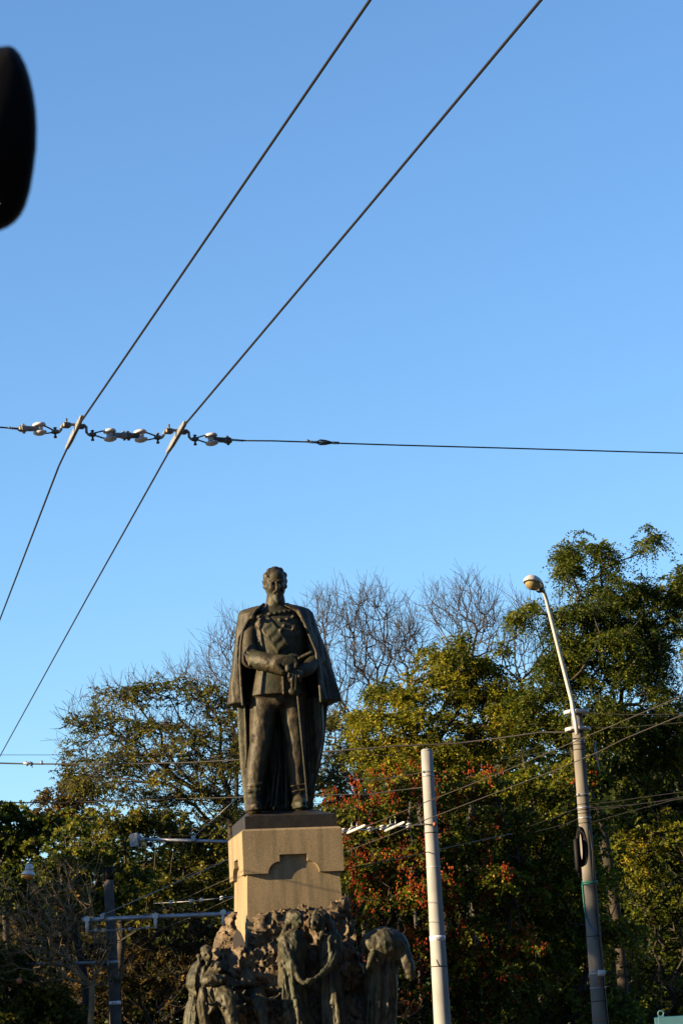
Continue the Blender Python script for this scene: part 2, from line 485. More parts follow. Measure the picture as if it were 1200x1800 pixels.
class Grid:
    def __init__(s, lo, hi, h):
        s.lo = np.array(lo, float); s.h = h
        s.n = np.ceil((np.array(hi) - s.lo) / h).astype(int) + 1
        s.v = np.full(s.n, .4, np.float32)
        s.ax = [s.lo[i] + h * np.arange(s.n[i]) for i in range(3)]
    def sub(s, lo, hi):
        sl = []
        for i in range(3):
            a = int(np.clip(math.floor((lo[i] - s.lo[i]) / s.h), 0, s.n[i] - 1)); b = int(np.clip(math.ceil((hi[i] - s.lo[i]) / s.h) + 1, a + 1, s.n[i]))
            sl.append(slice(a, b))
        X = s.ax[0][sl[0]][:, None, None].astype(np.float32); Y = s.ax[1][sl[1]][None, :, None].astype(np.float32); Z = s.ax[2][sl[2]][None, None, :].astype(np.float32)
        return tuple(sl), X, Y, Z
    def put(s, sl, f, k=.03):
        v = s.v[sl]; f = f.astype(np.float32)
        if k <= 0: s.v[sl] = np.minimum(v, f); return
        h = np.clip(.5 + .5 * (v - f) / k, 0, 1)
        s.v[sl] = v * (1 - h) + f * h - k * h * (1 - h)
    def cut(s, sl, f, k=.01):
        v = s.v[sl]; f = -f.astype(np.float32)
        h = np.clip(.5 - .5 * (v - f) / k, 0, 1)
        s.v[sl] = v * (1 - h) + f * h + k * h * (1 - h)
    def ell(s, c, r, k=.03, cut=False, noise=None):
        c = np.array(c); r = np.array(r if hasattr(r, '__len__') else (r, r, r), float)
        m = k + .05
        sl, X, Y, Z = s.sub(c - r - m, c + r + m)
        if noise:
            a, fr, sd_ = noise
            dn = a * vnoise(X * fr, Y * fr, Z * fr, sd_)
        else: dn = 0
        x, y, z = X - c[0], Y - c[1], Z - c[2]
        k0 = np.sqrt((x / r[0]) ** 2 + (y / r[1]) ** 2 + (z / r[2]) ** 2)
        k1 = np.sqrt((x / r[0] ** 2) ** 2 + (y / r[1] ** 2) ** 2 + (z / r[2] ** 2) ** 2) + 1e-6
        f = k0 * (k0 - 1) / k1 + dn
        (s.cut if cut else s.put)(sl, f, k)
    def cap(s, a, b, ra, rb, k=.03, cut=False, flat=1.0):
        a = np.array(a); b = np.array(b); m = max(ra, rb) + k + .05
        sl, X, Y, Z = s.sub(np.minimum(a, b) - m, np.maximum(a, b) + m)
        d = b - a; L2 = float(d @ d) + 1e-9
        t = np.clip(((X - a[0]) * d[0] + (Y - a[1]) * d[1] + (Z - a[2]) * d[2]) / L2, 0, 1)
        f = np.sqrt((X - a[0] - t * d[0]) ** 2 + ((Y - a[1] - t * d[1]) / flat) ** 2 + (Z - a[2] - t * d[2]) ** 2) - (ra + (rb - ra) * t)
        (s.cut if cut else s.put)(sl, f, k)
    def chain(s, pts, k=.03, fn=None):
        P = np.array([p for p, r in pts]); Rm = max(r for p, r in pts) + k + .05
        sl, X, Y, Z = s.sub(P.min(0) - Rm, P.max(0) + Rm)
        f = None
        for (a, ra), (b, rb) in zip(pts[:-1], pts[1:]):
            d = b - a; L2 = float(d @ d) + 1e-9
            t = np.clip(((X - a[0]) * d[0] + (Y - a[1]) * d[1] + (Z - a[2]) * d[2]) / L2, 0, 1)
            g = np.sqrt((X - a[0] - t * d[0]) ** 2 + (Y - a[1] - t * d[1]) ** 2 + (Z - a[2] - t * d[2]) ** 2) - (ra + (rb - ra) * t)
            f = g if f is None else np.minimum(f, g)
        if fn is not None: f = f + fn(X, Y, Z)
        s.put(sl, f, k)
    def loftf(s, rows, folds=None, p=2.2, m=.12):
        """rows: (z, cx, a, cy, b) ordered by falling z; returns slice, coords, field"""
        R = np.array(rows, float)[::-1]
        lo = np.array([(R[:, 1] - R[:, 2]).min(), (R[:, 3] - R[:, 4]).min(), R[0, 0]]) - m
        hi = np.array([(R[:, 1] + R[:, 2]).max(), (R[:, 3] + R[:, 4]).max(), R[-1, 0]]) + m
        sl, X, Y, Z = s.sub(lo, hi)
        I = lambda j: np.interp(Z.ravel(), R[:, 0], R[:, j])[None, None, :]
        cx, a, cy, b = I(1), I(2), I(3), I(4)
        x, y = X - cx, Y - cy
        q_ = (np.abs(x / a) ** p + np.abs(y / b) ** p) ** (1 / p)
        th = np.arctan2(y / b, x / a)
        f = (q_ - 1) * np.minimum(a, b)
        if folds: f = f + folds(th, x, y, Z, (R[-1, 0] - Z) / (R[-1, 0] - R[0, 0] + 1e-6))
        f = np.maximum(f, np.maximum(Z - R[-1, 0], R[0, 0] - Z) * .9)
        return sl, (X, Y, Z), f
    def mesh(s, name, smooth=1):
        v = s.v
        for _ in range(smooth):
            for ax in range(3):
                w = v.copy()
                sa = [slice(None)] * 3; sb = [slice(None)] * 3; sc_ = [slice(None)] * 3
                sa[ax] = slice(0, -2); sb[ax] = slice(1, -1); sc_[ax] = slice(2, None)
                w[tuple(sb)] = .22 * v[tuple(sa)] + .56 * v[tuple(sb)] + .22 * v[tuple(sc_)]
                v = w
        v[0] = v[-1] = .1; v[:, 0] = v[:, -1] = .1; v[:, :, 0] = v[:, :, -1] = .1
        ins = v < 0
        nx, ny, nz = v.shape
        c = np.zeros((nx - 1, ny - 1, nz - 1), np.int8)
        for i in (0, 1):
            for j in (0, 1):
                for k in (0, 1):
                    c += ins[i:nx - 1 + i, j:ny - 1 + j, k:nz - 1 + k]
        act = (c > 0) & (c < 8)
        idx = np.full(act.shape, -1, np.int64)
        cells = np.argwhere(act)
        idx[act] = np.arange(len(cells))
        cv = {}
        for i in (0, 1):
            for j in (0, 1):
                for k in (0, 1):
                    cv[i, j, k] = v[cells[:, 0] + i, cells[:, 1] + j, cells[:, 2] + k].astype(float)
        acc = np.zeros((len(cells), 3)); num = np.zeros(len(cells))
        for a in cv:
            for ax in range(3):
                if a[ax] == 0:
                    b = list(a); b[ax] = 1; b = tuple(b)
                    va, vb = cv[a], cv[b]
                    m = (va < 0) != (vb < 0)
                    t = np.where(m, va / np.where(m, va - vb, 1), 0)
                    p = np.array(a, float)[None] + np.zeros((len(cells), 3)); p[:, ax] += t
                    acc[m] += p[m]; num[m] += 1
        V = (cells + acc / num[:, None]) * s.h + s.lo
        F = []
        for ax in range(3):
            u, w = (ax + 1) % 3, (ax + 2) % 3
            sa = [slice(1, -1)] * 3; sb = [slice(1, -1)] * 3
            sa[ax] = slice(0, -1); sb[ax] = slice(1, None)
            A = ins[tuple(sa)]; B = ins[tuple(sb)]
            for flip in (False, True):
                m = (A & ~B) if not flip else (~A & B)
                e = np.argwhere(m)
                e[:, u] += 1; e[:, w] += 1
                def g(du, dw):
                    q_ = e.copy(); q_[:, u] += du; q_[:, w] += dw
                    return idx[q_[:, 0], q_[:, 1], q_[:, 2]]
                quad = np.stack([g(-1, -1), g(0, -1), g(0, 0), g(-1, 0)], 1)
                F.append(quad[:, ::-1] if flip else quad)
        F = np.concatenate(F)
        F = F[(F >= 0).all(1)]
        return mesh_np(name, V, F, True)
def row(py, xl, xr, cy, b):
    A = S(xl, py, cy); B = S(xr, py, cy)
    return ((A[2] + B[2]) / 2, (A[0] + B[0]) / 2, (B[0] - A[0]) / 2, cy, b)
def foldf(n, amp, seed=0, tw=0.0, top=0.0, bot=1.0):
    r = random.Random(seed); ph = [r.uniform(0, 6.28) for _ in range(5)]
    def f(th, x, y, Z, t):
        A = amp * (top + (bot - top) * np.clip(t, 0, 1))
        w = np.sin(n * th + ph[0] + tw * Z + .8 * np.sin(2 * th + Z * 1.7 + ph[1])) + .55 * np.sin((n * 1.7) * th + ph[2] - tw * Z * .7 + 1.2 * np.sin(Z * 1.1 + ph[3]))
        w = np.sign(w) * np.abs(w) ** .8
        q_ = vnoise((x + 9) * 11, (y + 9) * 11, (Z + 3 * np.sin(x * 2)) * 2.2, seed + 40)
        return -A * w - A * .8 * (1 - 2 * np.abs(q_))
    return f

# ------------------------------------------------------------------ the standing officer
stat = mroot('statue', 'dark bronze statue of a bearded officer in cape and sash standing on the pedestal', 'statue')
mb = MB()
pz0 = zt + .004; pz1 = S(512, 1433, -.73)[2]
pw = .73
mb.add([(-pw, -pw, pz0), (pw, -pw, pz0), (pw, pw, pz0), (-pw, pw, pz0), (-pw, -pw, pz1), (pw, -pw, pz1), (pw, pw, pz1), (-pw, pw, pz1), (-.5, -.45, pz1 + .075), (.4, -.35, pz1 + .11), (.45, .4, pz1 + .22), (-.5, .4, pz1 + .20)],
       [(0, 3, 2, 1), (0, 1, 5, 4), (1, 2, 6, 5), (2, 3, 7, 6), (3, 0, 4, 7), (4, 5, 9, 8), (5, 6, 10, 9), (6, 7, 11, 10), (7, 4, 8, 11), (8, 9, 10, 11)])
lpart(stat, mb, 'plinth', M['plinth'])
K = KP
lo = S(396, 1436, 0); hi = S(604, 990, 0)
G = Grid((lo[0] + .1, -.72, pz1 - .03), (hi[0] - .15, .55, hi[2] + .02), .013)
# jacket
jrows = [row(1066, 466, 503, 0, .17), row(1077, 450, 522, .0, .23), row(1095, 445, 533, -.02, .30), row(1120, 446, 538, -.04, .34), row(1148, 450, 535, -.04, .32),
         row(1170, 451, 532, -.03, .30), row(1195, 445, 534, -.03, .33), row(1225, 438, 538, -.03, .36)]
sl, (X, Y, Z), f = G.loftf(jrows, p=2.3)
def band(pa, pb, hw, off, prof=None, depth=-.3, base=None, k=.004):
    """a strip lying on the jacket between two pixels"""
    global f
    A = S(*pa, depth); B = S(*pb, depth)
    d = np.array([B[0] - A[0], B[2] - A[2]]); L = np.linalg.norm(d); d /= L
    s_ = (X - A[0]) * d[0] + (Z - A[2]) * d[1]; t_ = -(X - A[0]) * d[1] + (Z - A[2]) * d[0]
    o = off if prof is None else off + prof(s_, t_)
    g = np.maximum(fj - o, np.maximum(np.abs(t_) - hw, np.maximum(-s_, s_ - L)))
    g = np.maximum(g, Y - .05)
    f = np.minimum(f, g)
fj = f.copy()
emb = S(452, 1135, -.3)
mask = np.exp(-(((X - emb[0]) / .10) ** 2 + ((Z - emb[2]) / .36) ** 2))
f = f - mask * np.clip(vnoise(X * 26, Y * 10, Z * 26, 5), 0, 1) * .030
fj2 = f.copy()
band((458, 1085), (498, 1143), 13.5 * K, .020, lambda s_, t_: .008 * np.sin(s_ * 46 + t_ * 6) * (np.abs(t_) < 10.0 * K) + .006 * (np.abs(np.abs(t_) - 11.5 * K) < 2.0 * K))
band((436, 1086), (475, 1078), 3.2 * K, .045, lambda s_, t_: .008 * np.sin(s_ * 75)); band((473, 1078.5), (513, 1072), 3.0 * K, .045, lambda s_, t_: .008 * np.sin(s_ * 75)); band((511, 1072), (530, 1077), 3.0 * K, .040)
band((496.5, 1188), (497.5, 1226), 1.6 * K, .02)
for cxp, cyp, rp in ((492, 1089, 3.0), (516.5, 1082, 3.4), (517, 1104, 5.0), (499, 1100, 3.0), (493, 1108, 3.5), (505, 1088, 2.6)):
    A = S(cxp, cyp, -.33)
    rr = np.sqrt((X - A[0]) ** 2 + (Z - A[2]) ** 2); an = np.arctan2(Z - A[2], X - A[0])
    g = np.maximum(fj - .05, rr - rp * K * (1 + .28 * np.cos(5 * an)))
    f = np.minimum(f, np.maximum(g, Y))
G.put(sl, f, .0)
# neck, collar
G.cap(S(484, 1066, -.02), S(484, 1050, -.05), 16.5 * K, 16 * K, .02)
sl, (X, Y, Z), f = G.loftf([row(1051, 468.5, 500, -.03, .155), row(1066, 466, 502, -.02, .175)], p=2)
G.put(sl, f, .008)
# head
hd = -.04
G.ell(S(483.3, 1022, hd + .02), (19 * K, 22 * K, 23 * K), .02)
G.ell(S(485, 1035, hd - .08), (15.5 * K, 15 * K, 15.5 * K), .04)
G.ell(S(484, 1037, hd + .06), (18 * K, 15 * K, 15 * K), .03)
G.ell(S(484.5, 1013, hd - .09), (14.5 * K, 12 * K, 11 * K), .03)
for px_, py_, ly_, r_ in ((465.5, 1023, .08, 5.5), (466, 1032, .09, 4.5), (468.5, 1013, .05, 7), (475, 1006, .0, 8), (483, 1003.5, -.02, 8), (491, 1005, .0, 8), (497.5, 1012, .05, 7.5), (500.5, 1022, .08, 5.5), (500.5, 1031, .09, 5), (484, 1010, .12, 15)):
    G.ell(S(px_, py_, hd + ly_), (r_ * K, r_ * K * 1.1, r_ * K), .025, noise=(.008, 34, 3))
for a_, b_, c_ in (((475, 1010), (480, 1002), (489, 1001.5)), ((479, 1009), (485, 1002.5), (494, 1005)), ((471, 1013), (473, 1005), (481, 1000.5)), ((488, 1006), (495, 1006), (499, 1012)), ((469, 1016), (467, 1009), (474, 1002)), ((484, 1008), (490, 1003), (498, 1009))):
    G.chain([(S(*a_, hd - .15), 1.5 * K), (S(*b_, hd - .11), 2.1 * K), (S(*c_, hd - .06), 1.6 * K)], .008)
G.cap(S(472.5, 1020.5, hd - .19), S(481.5, 1021, hd - .225), 2.0 * K, 2.4 * K, .02); G.cap(S(489.5, 1021, hd - .225), S(498, 1020.5, hd - .18), 2.4 * K, 2.0 * K, .02)
G.ell(S(477.2, 1025.8, hd - .235), (4.8 * K, 4.2 * K, 3.0 * K), .014, cut=True); G.ell(S(492.6, 1025.8, hd - .235), (4.6 * K, 4.2 * K, 3.0 * K), .014, cut=True)
G.ell(S(477.3, 1026.3, hd - .190), (2.9 * K, 2.6 * K, 1.9 * K), .004); G.ell(S(492.6, 1026.3, hd - .190), (2.9 * K, 2.6 * K, 1.9 * K), .004)
G.cap(S(473.8, 1023.8, hd - .205), S(480.5, 1024.2, hd - .22), 1.0 * K, 1.0 * K, .006); G.cap(S(489.5, 1024.2, hd - .22), S(496, 1023.8, hd - .2), 1.0 * K, 1.0 * K, .006)
G.cap(S(485.3, 1021, hd - .22), S(487, 1033.5, hd - .285), 2.0 * K, 2.9 * K, .016); G.ell(S(483.7, 1034.6, hd - .255), 1.8 * K, .01); G.ell(S(490.3, 1034.6, hd - .255), 1.8 * K, .01)
G.ell(S(476.5, 1033, hd - .165), (5 * K, 5 * K, 5.5 * K), .05); G.ell(S(494, 1033, hd - .16), (5 * K, 5 * K, 5.5 * K), .05)
for sg, x2 in ((-1, 478), (1, 495)):
    G.chain([(S(486.8, 1038.2, hd - .27), 2.2 * K), (S(486.8 + sg * 4, 1039.5, hd - .262), 2.3 * K), (S(x2, 1044.5, hd - .215), 1.3 * K)], .008)
G.ell(S(486.6, 1042.6, hd - .262), (3.8 * K, 2.4 * K, 1.0 * K), .006, cut=True)
G.ell(S(486.6, 1047.5, hd - .20), (7.5 * K, 7 * K, 5.5 * K), .03)
rb_ = random.Random(7)
for q_ in range(9):
    o_ = (q_ - 4) * 1.9
    G.chain([(S(486.6 + o_, 1045.5 + abs(o_) * .3, hd - .235 + abs(o_) * .006), 2.0 * K), (S(487 + o_ * .9 + rb_.uniform(-.6, .6), 1052.5, hd - .26 + abs(o_) * .006), 1.7 * K), (S(488 + o_ * .35, 1061.5 - abs(o_) * .7, hd - .27), 1.3 * K)], .010)
G.ell(S(467.8, 1031.5, hd - .01), (2.2 * K, 4 * K, 5.2 * K), .006); G.ell(S(501.5, 1031, hd - .0), (2.2 * K, 4 * K, 5.2 * K), .006)
# trousers, boots
for pts, sd_ in (([((464, 1230, 0), 26), ((461, 1268, -.03), 22.5), ((458, 1308, -.07), 19), ((452, 1345, -.05), 18), ((447, 1385, -.04), 15.5), ((446, 1406, -.06), 14)], 1),
            ([((513, 1230, 0), 25), ((516, 1268, -.01), 22), ((521, 1310, -.03), 18.5), ((522, 1350, .02), 17.5), ((524, 1388, .04), 14.5), ((525, 1402, .04), 13)], 2)):
    G.chain([(S(*p), r_ * K) for p, r_ in pts], .05)
for (a_, b_) in (((436, 1392), (458, 1388)), ((435, 1383), (460, 1377)), ((440, 1300), (470, 1312)), ((442, 1293), (466, 1302)), ((514, 1392), (536, 1388)), ((512, 1382), (538, 1378))):
    G.cap(S(*a_, -.17), S(*b_, -.17), 1.6 * K, 2.2 * K, .03)
G.ell(S(446, 1426, -.34), (12 * K, .27, 8 * K), .02); G.ell(S(526, 1423, -.15), (11 * K, .25, 8 * K), .02)
G.ell(S(446, 1419, -.34), (14.5 * K, .30, 9 * K), .03); G.ell(S(446, 1413, -.18), (13 * K, .22, 12 * K), .04); G.ell(S(445.5, 1425, -.36), (15.5 * K, .31, 3.2 * K), .006)
G.ell(S(526, 1415, -.18), (13.5 * K, .28, 8.5 * K), .03); G.ell(S(526, 1409, -.06), (12.5 * K, .2, 12 * K), .04); G.ell(S(526, 1421, -.2), (14.5 * K, .29, 3.2 * K), .006)
G.ell(S(489, 1232, -.02), (34 * K, .26, 18 * K), .05)
# arms
G.chain([(S(443, 1092, -.03), 15 * K), (S(438, 1125, -.10), 14.5 * K), (S(441, 1157, -.22), 16.5 * K)], .04)
G.chain([(S(442, 1158, -.24), 17.5 * K), (S(468, 1164, -.44), 16.5 * K), (S(490, 1168, -.56), 16 * K)], .04)
for (a_, b_) in (((432, 1143), (450, 1150)), ((430, 1150), (446, 1160)), ((447, 1145), (438, 1170))):
    G.cap(S(*a_, -.36), S(*b_, -.37), 1.6 * K, 2.4 * K, .03)
G.cap(S(491, 1168, -.57), S(498.5, 1169, -.60), 17.5 * K, 18.5 * K, .004)
G.cap(S(497.5, 1169, -.60), S(507, 1170, -.64), 14.5 * K, 14.5 * K, .004, cut=True)
A = S(468, 1166, -.6)
sl, X, Y, Z = G.sub(A - .32, A + .32)
mk = np.exp(-(((X - A[0]) / .2) ** 2 + ((Z - A[2]) / .14) ** 2)) * (Y < -.4)
G.v[sl] -= mk * np.clip(vnoise(X * 24, Y * 8, Z * 24, 9), 0, 1) * .026
# right hand (picture left) with fingers, left arm and hand
G.cap(S(497, 1166, -.62), S(505, 1163, -.66), 10 * K, 10 * K, .02)
G.ell(S(508, 1160, -.69), (9.5 * K, 8 * K, 8.5 * K), .02)
for i_, (x_, y_) in enumerate(((515, 1154), (517, 1158), (518, 1162), (517.5, 1166.5))):
    G.chain([(S(x_ - 5, y_, -.74), 3.1 * K), (S(x_ + 2, y_ + 1.2, -.76), 2.9 * K), (S(x_ + 4, y_ + 4, -.72), 2.7 * K), (S(x_ + 1, y_ + 6.5, -.69), 2.4 * K)], .006)
G.chain([(S(507, 1154, -.68), 3.6 * K), (S(514, 1151, -.70), 3.2 * K), (S(523, 1152.5, -.70), 2.6 * K)], .006)
G.chain([(S(537, 1094, 0), 16 * K), (S(551, 1128, -.05), 15 * K), (S(557, 1160, -.14), 15 * K), (S(540, 1176, -.42), 13 * K), (S(531, 1180, -.52), 12 * K)], .04)
G.ell(S(523, 1183, -.60), (9 * K, 8 * K, 8 * K), .02)
for i_ in range(4):
    G.chain([(S(520 + i_ * 3.6, 1181, -.66), 2.7 * K), (S(518 + i_ * 3.8, 1188, -.69), 2.6 * K), (S(518.5 + i_ * 3.6, 1194, -.66), 2.3 * K)], .005)
sl, X, Y, Z = G.sub(G.lo - 1, (9, 9, S(480, 1240, -.2)[2]))
G.v[sl] -= vnoise(X * 20, Y * 20, Z * 12, 91) * .007 + (.38 - np.abs(vnoise(X * 9, Y * 9, Z * 5, 92))) * .011
me = G.mesh('body')
stat.mesh(me, 'body', M['bronze'])
# gloves and paper roll held in the hands
Gs = Grid(S(500, 1228, -.9) - (0, .05, 0), S(556, 1140, -.4) + (0, .1, 0), .008)
Gs.chain([(S(526, 1157, -.74), 3.2 * K), (S(547, 1146.5, -.80), 3.0 * K)], .004)
stat.mesh(Gs.mesh('paper_roll'), 'paper_roll', M['bronze'])
Gs = Grid(S(495, 1230, -.95) - (0, .05, 0), S(545, 1165, -.4) + (0, .1, 0), .008)
Gs.cap(S(505.5, 1172.5, -.77), S(506, 1177, -.78), 5.0 * K, 5.2 * K, .01)
for x_, y_, x2, y2, r_ in ((510, 1180, 509, 1197, 3.6), (515.5, 1180, 513.5, 1210, 3.8), (521, 1180, 519.5, 1212, 3.4), (526, 1181, 527, 1198, 3.0)):
    Gs.chain([(S(x_, y_, -.74), r_ * .8 * K), (S((x_ + x2) / 2 - 1, (y_ + y2) / 2, -.76), r_ * K), (S(x2, y2, -.72), r_ * .6 * K)], .008)
stat.mesh(Gs.mesh('gloves'), 'gloves', M['bronze'])
Gs = Grid(S(495, 1428, -.8) - (0, .05, 0), S(552, 1195, -.3) + (0, .1, 0), .012)
Gs.ell(S(515.5, 1215, -.62), (9 * K, 5 * K, 7.5 * K), .01)
Gs.cap(S(523, 1220, -.58), S(541, 1415, -.32), 2.5 * K, 1.8 * K, .006)
stat.mesh(Gs.mesh('sabre'), 'sabre', M['bronze'])
# short cape
lo = S(394, 1246, 0); hi = S(606, 1058, 0)
G = Grid((lo[0], -.66, lo[2] - .03), (hi[0], .78, hi[2] + .05), .014)
crow = [row(1062.5, 464, 505, .05, .15), row(1067, 442, 527, .05, .24), row(1073, 422, 544, .05, .31), row(1080, 418, 549.5, .05, .36), row(1110, 413.5, 558.5, .05, .43),
        row(1150, 410, 572, .05, .48), row(1195, 406, 584, .05, .52), row(1238, 404, 593, .05, .55)]
sl, (X, Y, Z), f = G.loftf(crow, foldf(9, .020, 3, .3, .0, 1.3), p=2.1)
inner = f + .05
f = np.maximum(f, -inner)
zz = [S(480, p, -.35)[2] for p in (1238, 1190, 1145, 1115, 1100, 1075, 1062)][0:]
xl = [S(p, 1150, -.3)[0] for p in (426, 422, 422, 426, 434, 449, 464)]
xr = [S(p, 1150, -.3)[0] for p in (560, 559, 556, 544, 537, 525, 505)]
XL = np.interp(Z.ravel(), zz, xl)[None, None, :]; XR = np.interp(Z.ravel(), zz, xr)[None, None, :]
cutf = np.maximum(np.maximum(XL - X, X - XR), Y - .05)
f = np.maximum(f, -cutf)
G.put(sl, f, 0)
# rolled front edges of the cape
for side in (0, 1):
    px_ = ((464, 1062), (449, 1074), (437, 1090), (427, 1108), (423, 1135), (422, 1170), (424, 1205), (427, 1240)) if side == 0 else ((505, 1062), (526, 1075), (537, 1098), (545, 1120), (556, 1145), (559, 1180), (562, 1205), (564, 1233))
    dd = (-.1, -.28, -.31, -.33, -.34, -.35, -.38, -.41)
    G.chain([(S(x_, y_, d_), 3.0 * K) for (x_, y_), d_ in zip(px_, dd)], .03)
G.ell(S(444, 1084.5, -.36), (5.5 * K, .03, 5.0 * K), .006)
stat.mesh(G.mesh('cape'), 'cape', M['bronze'])
# long cloak falling behind the legs
lo = S(412, 1436, 0); hi = S(580, 1225, 0)
G = Grid((lo[0], -.25, pz1 + .02), (hi[0], .72, hi[2]), .014)
def cf(th, x, y, Z, t):
    return -(.020 * np.sin(th * 14 + 1.0 * np.sin(Z * 1.3)) + .012 * np.sin(th * 23 + 1))
sl, (X, Y, Z), f = G.loftf([row(1228, 420, 574, .15, .40), row(1300, 423, 567, .15, .40), row(1340, 425, 560, .15, .38), row(1385, 430, 550, .14, .36), row(1424, 434, 545, .14, .34)], cf, p=2.2)
w = .20 + .055 * np.sin(X * 26 + .9 * np.sin(Z * 1.6) + 1.2) + .03 * np.sin(X * 51 + Z * .9) + 0 * Y
xc = S(487, 1320, .1)[0]
w = w - .20 * np.clip((np.abs(X - xc) - .30) / .25, 0, 1)
f = np.maximum(f, (w - Y) * .6)
G.put(sl, f, 0)
for x_, ys, ye in ((480, 1290, 1418), (488, 1285, 1419), (500.5, 1295, 1420), (470, 1372, 1420)):
    G.chain([(S(x_, ys, .12), 1.6 * K), (S(x_ + 3, (ys + ye) / 2, .10), 2.2 * K), (S(x_ + (2 if x_ > 490 else -4), ye, .05), 3.0 * K)], .03)
stat.mesh(G.mesh('cloak'), 'cloak', M['bronze_green'])

# ------------------------------------------------------------------ bronze rock and figures round the pedestal
zf = 1.6
def pyz(z, ly, px=500):
    """pixel row of height z on plane ly"""
    a, b = 1500.0, 2100.0
    for _ in range(30):
        m_ = (a + b) / 2
        if S(px, m_, ly)[2] > z: a = m_
        else: b = m_
    return a
rock = mroot('rock_relief', 'rugged brown bronze rock mass with one smooth sawn facet wrapped round the pedestal foot', 'sculpture')
G = Grid((S(380, 1700, -1)[0] - .3, -1.85, zf - .02), (S(640, 1700, -1)[0] + .1, .95, S(600, 1580, -.8)[2] + .1), .022)
for px_, py_, ly_, rx, ry, rz in ((405, 1632, -.70, 9, 14, 26), (400, 1660, -.72, 13, 20, 30), (395, 1720, -.78, 24, 30, 60), (430, 1725, -.98, 34, 26, 50), (424, 1690, -.85, 20, 20, 34), (456, 1668, -.88, 16, 16, 34), (470, 1652, -.86, 20, 14, 32),
                                  (488, 1640, -.84, 18, 13, 30), (505, 1640, -.86, 20, 14, 34), (540, 1640, -.86, 30, 14, 40), (575, 1622, -.84, 22, 14, 28), (596, 1612, -.80, 15, 14, 26), (606, 1650, -.80, 20, 20, 40), (480, 1710, -.98, 46, 24, 50),
                                  (560, 1710, -.95, 60, 22, 60), (610, 1710, -.7, 26, 30, 60), (430, 1830, -.95, 60, 50, 80), (520, 1830, -1.0, 80, 40, 80), (600, 1820, -.8, 50, 50, 80), (455, 1622, -.80, 7, 10, 8), (478, 1616, -.82, 6, 9, 9)):
    G.ell(S(px_, py_, ly_), (rx * K, ry * K, rz * K), .05)
sl, X, Y, Z = G.sub(G.lo - 1, G.lo + 9)
wx = vnoise(X * 3, Y * 3, Z * 3, 31) * .16; wz = vnoise(X * 3.3, Y * 3.3, Z * 3.3, 32) * .16
n1 = vnoise((X + wx) * 3.6, (Y + wz) * 3.6, (Z + wx) * 2.0, 21); n2 = vnoise((X + wz) * 8, (Y + wx) * 8, (Z - wz) * 4.2, 22)
n3 = vnoise((X + wx) * 15, (Y - wx) * 15, (Z + wz) * 9, 23); n4 = vnoise(X * 27, Y * 27, Z * 20, 24)
G.v[sl] -= n1 * .09 + (.45 - np.abs(n2)) * .13 + (.4 - np.abs(n3)) * .10 + n4 * .026
G.v[sl] = np.maximum(G.v[sl], -np.maximum(np.maximum(np.abs(X) - IN + .02, np.abs(Y) - IN + .02), -9))
rock.mesh(G.mesh('rock', 0), 'rock', M['bronze_rock'])
mb = MB()
mb.prism([(409, 1652), (413, 1640), (418, 1634), (424, 1640), (429, 1652), (432, 1664), (430, 1674), (425, 1682), (417, 1676), (411, 1666)], -1.13, -.85, lambda u, v, d: S(u, v, d))
lpart(rock, mb, 'smooth_facet', M['panel'])

def front(g, px, py, l0):
    """depth of the front surface seen at a pixel"""
    ly = l0
    for _ in range(3):
        p = S(px, py, ly); i = [int(np.clip(round((p[k] - g.lo[k]) / g.h), 0, g.n[k] - 1)) for k in (0, 2)]
        c = np.where(g.v[i[0], :, i[1]] < 0)[0]
        if len(c) == 0: return l0
        ly = g.ax[1][c[0]]
    return ly
def drape(g, pts, r, l0, k=.012, push=-.05):
    P = []
    for i, (x, y) in enumerate(pts):
        w = r * (.55 if i in (0, len(pts) - 1) else 1.0)
        P.append((S(x, y, front(g, x, y, l0) + r * K * push), w * K))
    g.chain(P, k)
def figure(name, label, cat, lo, hi, fn, h=.015, m='bronze_green', group='bronze figures at the foot of the pedestal', part='body'):
    r = mroot(name, label, cat, group)
    g = Grid(lo, hi, h)
    fn(g)
    sl, X, Y, Z = g.sub(g.lo - 1, g.lo + 9)
    w_ = vnoise(X * 3, Y * 3, Z * 3, 81) * .12
    g.v[sl] -= (.38 - np.abs(vnoise((X + w_) * 12, (Y + w_) * 12, Z * 3.6, 82))) * .022 + (.38 - np.abs(vnoise((X - w_) * 24, (Y + w_) * 24, Z * 9, 83))) * .014
    me = g.mesh(part, 0)
    r.mesh(me, part, M[m])
    return r
def bb(x0, y0, x1, l0, l1):
    a = S(x0, 1700, (l0 + l1) / 2); b = S(x1, 1700, (l0 + l1) / 2); t = S(x0, y0, l0)
    return (a[0] - .1, l0 - .1, zf - .02), (b[0] + .1, l1 + .1, t[2] + .15)
def robe(g, rows, n=7, amp=.03, seed=0, k=.03, p=2.0, tw=.4, top=.25):
    rr = [row(*q_) for q_ in rows]
    if rr[-1][0] > zf + .05:
        l = rr[-1]; rr.append((zf, l[1], l[2] * 1.15, l[3], l[4] * 1.15))
    sl, c, f = g.loftf(rr, foldf(n, amp * 1.7, seed, tw, top, 1.0), p=p)
    g.put(sl, f, k)
